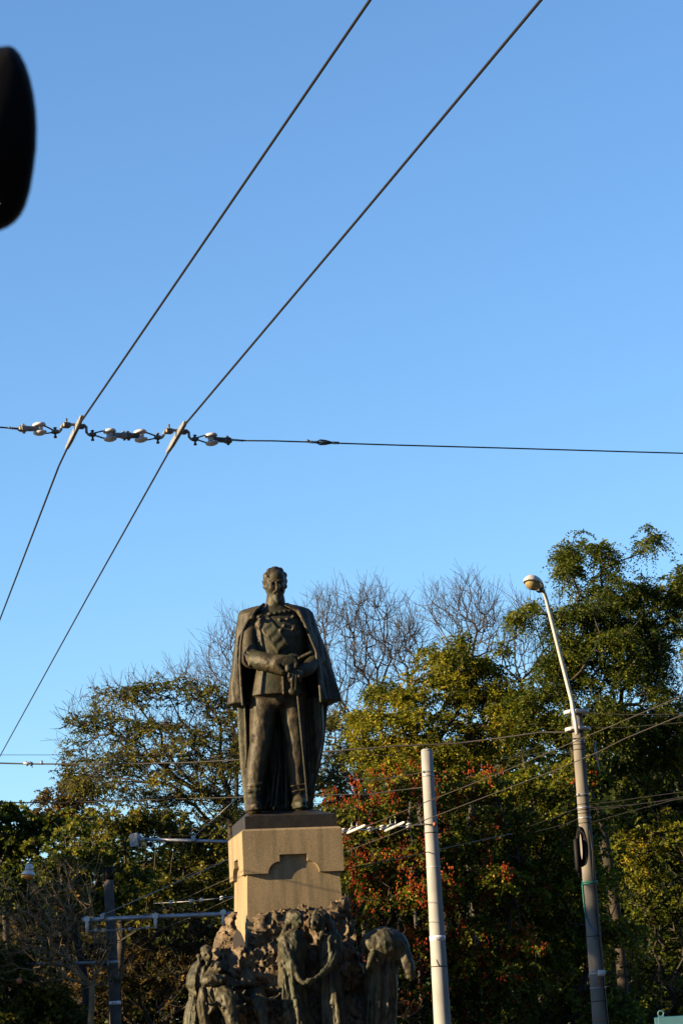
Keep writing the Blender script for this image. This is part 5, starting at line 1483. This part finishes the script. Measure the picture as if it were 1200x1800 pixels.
# floodlight / box on the upper arm
fl = Root('camera_box', at(240, 1476, Yh), 'square white box with a looped white cable on the tip of the upper arm', 'camera box')
mb = MB(); cR = np.array(Matrix.Rotation(math.radians(38), 3, 'Z'))
mb.box(at(240, 1475, Yh - .02), (.11, .20, .22), cR, .012)
fl.part(mb, 'housing', M['paint_white'])
mb = MB(); mb.box(at(236.0, 1476.5, Yh - .17), (.05, .30, .30), cR, .012); fl.part(mb, 'front_panel', M['galv'])
mb = MB(); mb.box(at(249, 1475, Yh - .12), (.15, .12, .10), None, .012); fl.part(mb, 'bracket', M['galv'])
mb = MB(); mb.tube([at(x, y, Yh - .15) for x, y in ((244, 1483), (245, 1492), (250, 1486), (255, 1482))], .012, 6)
cc = at(263, 1484.5, Yh - .15)
mb.tube([cc + np.array((.088 * math.cos(t), .01 * t, .085 * math.sin(t))) for t in np.linspace(2.6, 7.6, 22)], .014, 6)
fl.part(mb, 'cable_loop', M['paint_white'])

# ------------------------------------------------------------------ overhead wires
ZW = 5.7
def wire(name, pts, r, m, label, cat='wire', group=None, n=6, dense=1, sag=0.0):
    P = [np.array(p) for p in pts]
    if dense > 1:
        Q = []
        for a_, b_ in zip(P[:-1], P[1:]):
            for k in range(dense):
                t = k / dense; Q.append(a_ + (b_ - a_) * t - np.array((0, 0, sag * 4 * t * (1 - t))))
        Q.append(P[-1]); P = Q
    mb = MB(); mb.tube(P, r, n)
    return tag(mb.build(name, m), label, cat, group)
def run(p_far, p_near, ext0, ext1):
    d = (p_near - p_far); d /= np.linalg.norm(d)
    return p_far - d * ext0, p_near + d * ext1
gW = 'near pair of trolley contact wires'
A1, A0 = atz(143, 741, ZW), atz(650, 0, ZW)
A2, A3 = atz(121, 783, ZW), atz(0, 1090, ZW)
B1, B0 = atz(323, 749, ZW), atz(950, 0, ZW)
B2, B3 = atz(300, 789, ZW), atz(0, 1330, ZW)
def ext(p, q_, L): d = (q_ - p) / np.linalg.norm(q_ - p); return q_ + d * L
wire('trolley_wire', [ext(A3, A0 * 0 + A2, 0) if False else ext(A2, A3, 14), A3, atz(104, 819, ZW), A2, A1, atz(400, 365, ZW), A0, ext(A1, A0, 7)], .0072, M['copper'], 'thick dark contact wire crossing the sky on the left, upper end nearest the mirror', 'wire', gW)
wire('trolley_wire', [ext(B2, B3, 14), B3, atz(155, 1048, ZW), B2, B1, atz(635, 378, ZW), B0, ext(B1, B0, 7)], .0072, M['copper'], 'thick dark contact wire crossing the sky on the right, ending top right of centre', 'wire', gW)
# span wire with hardware, in the vertical plane through the two clamps
PA, PB = atz(131, 762, ZW), atz(311, 772, ZW)
HP = lambda x, y: atplane(x, y, PA, PB)
spn = unit((PB - PA) * np.array((1, 1, 0)))
upv = np.array((0, 0, 1.0)); crs = np.cross(spn, upv)
gS = 'span wires holding the near contact wires'
wire('span_wire', [HP(-60, 748), HP(0, 751), HP(16, 752.3), HP(34, 754)], .0052, M['wire'], 'short span wire entering from the left edge to the insulator chain', 'wire', gS)
wire('span_wire', [HP(424, 774.5), HP(480, 775), HP(553, 777.3), HP(575, 778.5), HP(700, 782.5), HP(900, 788), HP(1100, 794), HP(1280, 799)], .0052, M['wire'], 'long level span wire running from the insulators to the right edge', 'wire', gS)
# knot in the span wire
kn = Root('wire_splice', HP(565, 778), 'twisted wire splice with a free end in the long span wire', 'wire splice')
mb = MB(); mb.tube([HP(539, 773.5), HP(545, 776.5)], .008, 6)
for x0, x1 in ((545, 556), (584, 594)):
    if x0 > 550: kn.part(mb, 'wrap', M['steel']); mb = MB(); mb.tube([HP(582, 778), HP(596, 778.6)], .007, 6)
    for k in range(5):
        x = x0 + (x1 - x0) * k / 4; y = 777.3 + (x - 553) * .032
        mb.lathe(HP(x, y), [(.007, -.003), (.012, 0), (.007, .003)], spn, 8)
kn.part(mb, 'wrap', M['steel'])
mb = MB(); mb.tube([HP(556, 776.5), HP(563, 773.5), HP(572, 774.5), HP(584, 778)], .006, 6); mb.tube([HP(556, 778), HP(563, 781.5), HP(572, 781), HP(584, 778.5)], .006, 6)
mb.lathe(HP(568, 778), [(.004, -.03), (.012, -.01), (.012, .02), (.004, .05)], spn, 8)
kn.part(mb, 'thimble', M['steel'])

gI = 'porcelain insulators beside the near contact wires'
def insulator(x, y, label, link_to, rods_to):
    """x, y picture centre; link_to: flat plate end, rods_to: bolt where the two rods meet"""
    c = HP(x, y)
    u = unit(upv + spn * -.10)
    r = Root('insulator', c, label, 'insulator', gI)
    R0 = .044
    mb = MB(); mb.lathe(c + u * .022, [(.020, -.006), (R0, -.004), (R0 * 1.02, .003), (R0 * .9, .013), (R0 * .55, .019), (.012, .021)], u, 26); r.part(mb, 'upper_shed', M['ceramic'])
    mb = MB(); mb.lathe(c - u * .024, [(.010, -.021), (R0 * .5, -.020), (R0 * .92, -.012), (R0 * 1.02, -.002), (R0, .004), (.020, .006)], u, 26); r.part(mb, 'lower_shed', M['ceramic'])
    mb = MB(); mb.lathe(c, [(.026, -.02), (.023, -.01), (.023, .01), (.026, .02)], u, 20); r.part(mb, 'spool', M['ceramic'])
    L_ = HP(*link_to); mb = MB()
    d = L_ - c; L = np.linalg.norm(d); d = d / L
    Rm = np.stack([d, np.cross(u, d), u], 1)
    mb.box(c + d * (L / 2 + .01), (L - .01, .040, .030), Rm, .005)
    mb.box(c + d * (L - .015), (.05, .05, .040), Rm, .008)
    mb.lathe(c + d * (L - .015), [(.010, -.032), (.010, .032)], u, 8)
    r.part(mb, 'link_plate', M['steel'] if 'right' in label else M['clamp'])
    B_ = HP(*rods_to)
    for s_ in (1, -1):
        mb = MB(); mb.tube([c + u * s_ * .026 + crs * 0, c + (B_ - c) * .42 + u * s_ * .024, B_ + u * s_ * .004], .0052, 6); r.part(mb, 'rod', M['wire'])
    return r
insulator(70, 753.5, 'first pale insulator from the left, beside the left edge', (38, 753.5), (97, 758.5))
insulator(193.5, 764.5, 'second pale insulator from the left, joined to its neighbour by a plate', (222, 766), (163, 763))
insulator(247.5, 766, 'third pale insulator from the left, before the right clamp', (222, 766), (277.5, 768.5))
insulator(371.5, 772, 'last pale insulator at the right end of the chain', (404, 774.5), (344, 771))
for i_, (x0, x1, y0, y1, lb_) in enumerate(((16, 32, 752, 754, 'wire coil grip at the left end of the insulator chain'), (406, 426, 773, 774.6, 'wire coil grip at the right end of the insulator chain'))):
    mb = MB()
    for k in range(6):
        t = k / 5; mb.lathe(HP(x0 + (x1 - x0) * t, y0 + (y1 - y0) * t), [(.006, -.003), (.0105, 0), (.006, .003)], spn, 8)
    mb.tube([HP(x0 - 2, y0), HP(x1 + 6, y1)], .006, 6)
    if i_ == 0: mb.box(HP(39, 753.5), (.05, .045, .036), np.stack([spn, crs, upv], 1), .01)
    tag(mb.build('wire_grip', M['steel']), lb_, 'wire grip')
gC = 'clamps holding the near contact wires'
def hanger(bl, tl, tr, br, top, bot, wdir, label):
    """bl/br: bolt positions, tl/tr: shoulder corners of the bent bar, top/bot: ends of the plate along the wire"""
    r = Root('wire_hanger', HP((tl[0] + tr[0]) / 2, tl[1]), label, 'wire clamp', gC)
    mb = MB(); mb.tube([HP(bl[0] - 4, bl[1]), HP(bl[0] + 7, bl[1] + .5), HP(tl[0] - 2.5, bl[1] - 3), HP(tl[0] - .5, tl[1] + 3), HP(tl[0] + 2.5, tl[1]), HP(tr[0] - 3, tr[1]), HP(tr[0], tr[1] + 3), HP(tr[0] + .5, br[1] - 4), HP(tr[0] + 4, br[1]), HP(br[0] + 3, br[1])], .0095, 10)
    r.part(mb, 'bent_bar', M['clamp'])
    for b_ in (bl, br):
        mb = MB(); mb.box(HP(*b_), (.045, .035, .026), np.stack([spn, crs, upv], 1), .005); mb.lathe(HP(*b_), [(.011, -.042), (.011, -.03), (.007, -.03), (.007, .022), (.012, .022), (.012, .030)], upv, 8)
        r.part(mb, 'bolt', M['steel'])
    mx_ = ((tl[0] + tr[0]) / 2)
    mb = MB(); mb.box(HP(tl[0] + 7, tl[1] + 2.0), (.055, .05, .034), np.stack([spn, crs, upv], 1), .006); mb.tube([HP(tl[0] + 7, tl[1] + 3), HP(tl[0] + 7.5, tl[1] - 10)], .0065, 8)
    r.part(mb, 'saddle', M['steel']); mb = MB()
    mb.box(HP(tr[0] - 9, tr[1] + 2.5), (.045, .04, .03), np.stack([spn, crs, upv], 1), .006)
    r.part(mb, 'saddle', M['steel'])
    # plate along the contact wire
    a_ = atz(*top, ZW + .03); b_ = atz(*bot, ZW + .03)
    d = b_ - a_; L = np.linalg.norm(d); d = d / L; sd_ = unit(np.cross(d, upv))
    mb = MB()
    t0 = [(0, .004), (.06, .015), (.3, .022), (.7, .022), (.94, .013), (1, .004)]
    for s_ in (-1, 1):
        pass
    vs = []
    for t, h_ in t0:
        c = a_ + d * L * t
        for sx_, hz in ((-.011, -h_ * 1.0), (.011, -h_ * 1.0), (.009, h_), (-.009, h_)):
            vs.append(c + sd_ * sx_ + upv * hz)
    fs = [(0, 1, 2, 3)] + [tuple(20 + k for k in (3, 2, 1, 0))]
    for i in range(5):
        for k in range(4): fs.append((i * 4 + k, (i + 1) * 4 + k, (i + 1) * 4 + (k + 1) % 4, i * 4 + (k + 1) % 4))
    mb.add(vs, fs); r.part(mb, 'clamp_plate', M['clamp'])
    return r
hanger((97.5, 759), (110, 745.5), (152, 747.5), (163, 764), (145, 731), (117, 789), None, 'bent bar clamp gripping the left contact wire')
hanger((277.5, 769), (290, 756), (332, 757), (343, 772), (326.5, 741), (294, 795), None, 'bent bar clamp gripping the right contact wire')

# ---- distant cables
def pw(pts): return [at(x, y, Y) for x, y, Y in pts]
wire('cable', pw([(-60, 1340, 58), (0, 1341.5, 58), (60, 1343, 57.5), (200, 1343, 56), (330, 1340.5, 54), (430, 1335, 53), (560, 1322, 51.6), (700, 1311, 50.8), (800, 1307, 50.5), (880, 1297, 50), (950, 1287, 49), (1005, 1287, 48)]), .019, M['wire'],
     'thick dark cable running level across the trees behind the officer statue knees', 'cable')
mb = MB()
for x in (46, 53): mb.tube([at(x, 1339, 57.5), at(x + 3, 1346, 57.5)], .03, 6)
mb.tube([at(42, 1341, 57.5), at(58, 1342, 57.5)], .035, 6); mb.tube([at(57, 1342, 57.5), at(57, 1350, 57.5)], .012, 5)
tag(mb.build('cable_clip', M['galv']), 'bright double clip on the thick cable near the left edge', 'clip')
mb = MB(); mb.tube([at(73, 1343.5, 57.3), at(74, 1337, 57.3)], .03, 6)
tag(mb.build('cable_clip', M['galv']), 'tiny upright clip on the thick cable, right of the double clip', 'clip')
wire('cable', pw([(-60, 1411, 60), (0, 1411, 60), (120, 1410.5, 60), (260, 1406, 59), (400, 1402, 58), (500, 1398, 57), (580, 1397, 56), (650, 1396, 54), (700, 1389, 52), (745, 1384, 50.3)]), .015, M['wire'], 'thin dark cable below the thick one, ending on the white pole', 'cable')
wire('cable', pw([(-60, 1327, 64), (0, 1327, 64), (330, 1327, 64), (500, 1326, 64), (700, 1328, 60)]), .007, M['wire'], 'hair thin wire just above the thick level cable', 'cable')
wire('cable', pw([(-60, 1468, 70), (200, 1470, 70), (400, 1467, 70), (520, 1466, 70)]), .010, M['wire'], 'faint wire level with the top of the pedestal on the left', 'cable')
gR = 'second pair of trolley wires climbing to the right'
wire('trolley_wire', pw([(1290, 1184, 26), (1200, 1222, 28), (1100, 1265, 31), (1010, 1303, 34), (880, 1358, 37.5), (750, 1409, 41), (660, 1446, 43.5), (604, 1468, 45), (500, 1506, 48), (400, 1545, 51), (300, 1590, 54), (240, 1616, 56), (170, 1655, 58), (120, 1680, 60)]), .0065, M['wire_brown'],
     'upper of the two wires rising to the right in front of the lamp pole', 'wire', gR)
wire('trolley_wire', pw([(1290, 1218, 26), (1200, 1256, 28), (1100, 1297, 30.5), (1050, 1322, 32), (985, 1350, 34), (880, 1390, 37.5), (750, 1440, 41), (690, 1466, 43.5), (604, 1498, 45), (500, 1540, 48), (400, 1582, 51), (340, 1610, 53), (270, 1640, 56), (210, 1670, 58)]), .0065, M['wire_brown'],
     'lower of the two wires rising to the right in front of the lamp pole', 'wire', gR)
# small span with insulators right of the pedestal
def mini_ins(x, y, Y, s, label, group, m='ceramic'):
    c = at(x, y, Y); r = Root('insulator', c, label, 'insulator', group)
    R0 = s * 5.2 * Y / FPX; h = s * 4.4 * Y / FPX
    mb = MB(); mb.lathe(c + upv * h * .55, [(R0 * .5, -h * .25), (R0, -h * .15), (R0, .0), (R0 * .6, h * .4), (.01, h * .45)], (-.15, 0, 1), 16); r.part(mb, 'upper_shed', M[m])
    mb = MB(); mb.lathe(c - upv * h * .55, [(.01, -h * .45), (R0 * .6, -h * .4), (R0, .0), (R0, h * .15), (R0 * .5, h * .25)], (-.15, 0, 1), 16); r.part(mb, 'lower_shed', M[m])
    mb = MB(); mb.lathe(c, [(R0 * .5, -h * .7), (R0 * .5, h * .7)], (-.1, 0, 1), 12); r.part(mb, 'spool', M[m])
    return r
gM = 'white insulators on the span between pedestal and white pole'
Ym = 45.0
for x, y, lb_ in ((604, 1460, 'white insulator touching the right edge of the pedestal cap'), (650, 1457.5, 'white insulator left of the middle of the span beside the pedestal'), (671.5, 1454.5, 'white insulator right of the middle of the span beside the pedestal'), (718, 1451, 'white insulator nearest the white pole')):
    mini_ins(x, y, Ym + (x - 604) * .035, 1.0, lb_, gM, 'paint_white')
wire('span_wire', pw([(590, 1462, Ym - .3), (604, 1460.5, Ym), (650, 1457.5, 46.6), (671, 1455, 47.4), (718, 1451.5, 49), (748, 1448, 49.9)]), .010, M['galv'], 'short span wire from behind the pedestal to the white pole', 'wire')
gK = 'clamps on the second pair of trolley wires'
for (x0, y0, x1, y1, lb_) in ((610, 1464.5, 642, 1450.5, 'pale slanted clamp plate just right of the pedestal cap'), (676, 1461, 711, 1445, 'pale slanted clamp plate midway to the white pole')):
    Y0 = 44.6 if x0 < 650 else 46.2
    a_, b_ = at(x0, y0, Y0), at(x1, y1, Y0 - 1.0)
    r = Root('wire_hanger', (a_ + b_) / 2, lb_, 'wire clamp', gK)
    mb = MB(); mb.tube([a_, a_ + (b_ - a_) * .08, a_ + (b_ - a_) * .92, b_], [.014, .027, .027, .014], 8); r.part(mb, 'clamp_plate', M['paint_white'])
    mb = MB(); cx_ = (x0 + x1) / 2 - 4
    mb.tube([at(cx_ - 10, 1461 - (cx_ - 620) * .1, Y0), at(cx_ - 5, 1455 - (cx_ - 620) * .08, Y0), at(cx_ + 4, 1454 - (cx_ - 620) * .08, Y0)], .018, 6)
    for q_ in (-4, 5): mb.tube([at(cx_ + q_, 1458 - (cx_ - 620) * .1, Y0 - .3), at(cx_ + q_, 1446 - (cx_ - 620) * .08, Y0 - .3)], .010, 6)
    r.part(mb, 'bolt_bracket', M['galv'])
# insulators on the left
gL = 'insulators on the small span under the lower trolley arm'
sp_ = [(153.5, 1637), (167, 1635.5), (181, 1635), (196, 1635), (213.5, 1634), (229, 1633), (245, 1632), (259.5, 1630.5), (273, 1630)]
wire('span_wire', [at(x, y, Yh - .1) for x, y in sp_], .010, M['galv'], 'small span wire slung between two droppers of the lower arm', 'wire')
for x, y, lb_ in ((168.5, 1635, 'white insulator on the small arm span, nearest its left dropper'), (182, 1635, 'white insulator on the small arm span, second from its left dropper'), (213.5, 1634, 'white insulator at the middle of the small arm span'), (228.5, 1633, 'white insulator right of the middle of the small arm span'), (259.5, 1630.5, 'white insulator on the small arm span, nearest its right dropper')):
    mini_ins(x, y, Yh - .1, .62, lb_, gL, 'paint_white')
gN = 'insulators on the span behind the arms'
wire('span_wire', pw([(270, 1588, 60), (300, 1586.5, 60), (336, 1584, 59.5), (355, 1582, 59), (392, 1578.5, 58.5), (420, 1574, 58)]), .010, M['galv'], 'higher span wire left of the pedestal, above the lower arm', 'wire')
for x, y, lb_ in ((301, 1586, 'grey insulator at the left end of the higher span'), (336, 1584, 'small grey insulator left of the middle of the higher span'), (354, 1582, 'grey insulator right of the middle of the higher span'), (390, 1578.5, 'grey insulator of the higher span closest to the pedestal')):
    mini_ins(x, y, 59.2, .78, lb_, gN, 'ceramic')
mini_ins(7, 1711, Yd - .2, .6, 'small white insulator below the lower arm at the left edge', None, 'paint_white')
wire('span_wire', pw([(-40, 1711, Yd - .2), (20, 1710.5, Yd - .2), (47, 1708, Yd - .2)]), .010, M['galv'], 'little span wire below the arm in the bottom left corner', 'wire')
# wires at the lamp pole
bundle = [((1030, 1420, 48), (1080, 1417, 47), (1120, 1413.5, 46), (1160, 1408, 45), (1200, 1400, 44), (1280, 1386, 42)),
          ((1030, 1424, 48), (1085, 1419, 47), (1130, 1412, 46), (1200, 1404, 44), (1280, 1392, 42)),
          ((1030, 1414, 48), (1080, 1409, 47), (1130, 1401, 46), (1200, 1392, 44), (1280, 1380, 42)),
          ((1032, 1447, 48), (1080, 1434, 47), (1130, 1420, 46), (1200, 1402, 44), (1280, 1385, 42)),
          ((1018, 1420, 48), (1000, 1426, 50), (975, 1437, 54), (930, 1452, 60)),
          ((1018, 1438, 48), (1000, 1446, 50), (980, 1452, 54), (940, 1462, 60)),
          ((1018, 1300, 48), (990, 1296, 50), (950, 1310, 54), (900, 1330, 60)),
          ((1016, 1318, 48), (990, 1325, 50), (950, 1323, 54), (880, 1335, 58)),
          ((1028, 1252, 48), (1060, 1255, 47), (1120, 1256, 46), (1200, 1255, 45), (1270, 1254, 44)),
          ((1030, 1278, 48), (1090, 1279, 47), (1200, 1270, 45), (1280, 1262, 44))]
blab = ['topmost pale wire of the sagging bundle right of the lamp pole', 'second wire of the sagging bundle right of the lamp pole', 'thin separate wire above the sagging bundle right of the lamp pole', 'steep wire leaving the lamp pole lowest and joining the bundle',
        'short wire from the lamp pole down left above the cable coil', 'short wire with a pale end left of the cable coil', 'wire leaving the lamp pole to the left at the lower arm clamp', 'lower wire leaving the lamp pole to the left below the arm', 'wire leaving the lamp pole to the right at the upper arm clamp', 'wire leaving the lamp pole to the right at the lower arm clamp']
for b_, l_ in zip(bundle, blab):
    wire('cable', pw(b_), .0060, M['wire'], l_, 'cable', 'thin wires tied to the lamp pole')
wire('cable', pw([(604, 1529, 46), (650, 1519, 47), (700, 1509, 48), (755, 1497, 50), (830, 1480, 53), (900, 1465, 56)]), .010, M['wire'], 'thin wire rising from the pedestal past the white pole', 'cable')
wire('cable', pw([(600, 1365, 62), (650, 1372, 58), (690, 1367, 54), (746, 1357, 50.2)]), .010, M['wire'], 'wire tied to the strap near the top of the white pole', 'cable')
# hanging lantern
Yt = 58.0
lt = Root('hanging_lantern', at(50, 1520, Yt), 'white enamel lantern with amber glass hanging from a wire at left', 'lantern')
u_ = np.array((.12, 0, 1.0)); u_ /= np.linalg.norm(u_)
c = at(50.5, 1538, Yt); s_ = Yt / FPX
mb = MB(); mb.lathe(c, [(13.2 * s_, 0), (13 * s_, 1 * s_), (8.5 * s_, 6 * s_), (6.5 * s_, 8 * s_)], u_, 24); lt.part(mb, 'shade', M['glass_lamp'])
mb = MB(); mb.lathe(c + u_ * 8 * s_, [(6.8 * s_, 0), (7.2 * s_, 4 * s_), (6.6 * s_, 4.6 * s_), (7 * s_, 9 * s_), (5 * s_, 10.5 * s_), (1.5 * s_, 11.5 * s_)], u_, 20); lt.part(mb, 'neck', M['glass_lamp'])
mb = MB(); mb.lathe(c, [(1 * s_, -8.5 * s_), (5 * s_, -7.5 * s_), (9 * s_, -4 * s_), (10.5 * s_, 0)], u_, 20); lt.part(mb, 'glass', M['amber'])
mb = MB(); mb.tube([c + u_ * 19 * s_, at(52.5, 1514, Yt)], .012, 6); lt.part(mb, 'hook', M['wire'])
wire('cable', pw([(-60, 1524, Yt), (0, 1519.5, Yt), (53, 1514, Yt), (120, 1517, 60), (190, 1534, 62)]), .010, M['wire'], 'wire carrying the hanging lantern to the dark left pole', 'cable')
# small round ball lamp below
mb = MB(); mb.lathe(at(35, 1724, 60), [(.01, -.07), (.05, -.055), (.075, 0), (.05, .055), (.01, .07)], (0, 0, 1), 14); mb.tube([at(35, 1719, 60), at(36, 1711, 60)], .008, 5)
tag(mb.build('round_float', M['rust']), 'small dull orange ball hanging below the arm in the bottom left corner', 'ball')

# ------------------------------------------------------------------ teal container
Yc = 44.0
tc0 = at(1151, 1788, Yc)
ct = Root('skip_container', (tc0[0], Yc, 0), 'teal steel container with a lifting eye on its corner, bottom right', 'container', rz=math.radians(-14))
Rz = np.array(Matrix.Rotation(math.radians(-14), 3, 'Z'))
O = np.array((tc0[0], Yc, 0)); H = tc0[2]
q = lambda x, y, z: O + Rz @ np.array((x, y, z))
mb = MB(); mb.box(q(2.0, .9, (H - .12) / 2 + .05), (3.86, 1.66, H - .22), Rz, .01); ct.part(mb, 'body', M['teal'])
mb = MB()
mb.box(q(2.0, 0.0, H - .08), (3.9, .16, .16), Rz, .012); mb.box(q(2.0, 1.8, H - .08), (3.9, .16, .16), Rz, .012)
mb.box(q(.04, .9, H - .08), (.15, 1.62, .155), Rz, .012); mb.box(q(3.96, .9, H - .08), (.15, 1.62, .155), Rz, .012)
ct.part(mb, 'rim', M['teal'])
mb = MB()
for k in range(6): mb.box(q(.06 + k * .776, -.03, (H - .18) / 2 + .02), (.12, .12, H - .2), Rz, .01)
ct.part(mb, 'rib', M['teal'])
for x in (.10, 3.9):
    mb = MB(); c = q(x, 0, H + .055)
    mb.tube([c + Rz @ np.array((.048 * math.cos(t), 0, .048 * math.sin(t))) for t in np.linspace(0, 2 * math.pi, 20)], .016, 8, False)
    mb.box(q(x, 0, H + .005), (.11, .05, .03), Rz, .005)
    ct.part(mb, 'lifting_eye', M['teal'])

# ------------------------------------------------------------------ black mirror housing close to the lens
Ymr = .85
mr = Root('rear_view_mirror', at(-30, 240, Ymr), 'black rounded mirror housing very close at the upper left edge', 'mirror')
out = [(-190, 96), (-60, 88), (0, 82), (17, 80), (26, 84), (36, 95), (46, 114), (54, 138), (60, 165), (64, 195), (65.5, 225), (64.5, 262), (60, 300), (54, 335), (46, 362), (38, 378), (27, 391), (14, 400), (0, 406), (-60, 414), (-190, 418)]
mb = MB()
n = len(out); k = Ymr / FPX
lay = [(0.0, 0.90), (.004, .97), (.010, 1.0), (.022, .985), (.034, .90), (.040, .75)]
cxy = (-60, 250)
vs = []
for d, s_ in lay:
    for x, y in out:
        vs.append(at(cxy[0] + (x - cxy[0]) * s_, cxy[1] + (y - cxy[1]) * s_, Ymr + d - .01))
fs = [tuple(range(n))] + [tuple(n * (len(lay) - 1) + i for i in range(n - 1, -1, -1))]
for l in range(len(lay) - 1):
    for i in range(n):
        j = (i + 1) % n
        fs.append((l * n + i, (l + 1) * n + i, (l + 1) * n + j, l * n + j))
mb.add(vs, fs, True); mr.part(mb, 'housing', M['black'])
mb = MB(); mb.tube([at(-150, 250, Ymr) + np.array((0, .03, 0)), at(-150, 200, Ymr) + np.array((0, .07, .02)), at(-150, 0, Ymr) + np.array((0, .10, .06))], .006, 10); mr.part(mb, 'stem', M['black'])
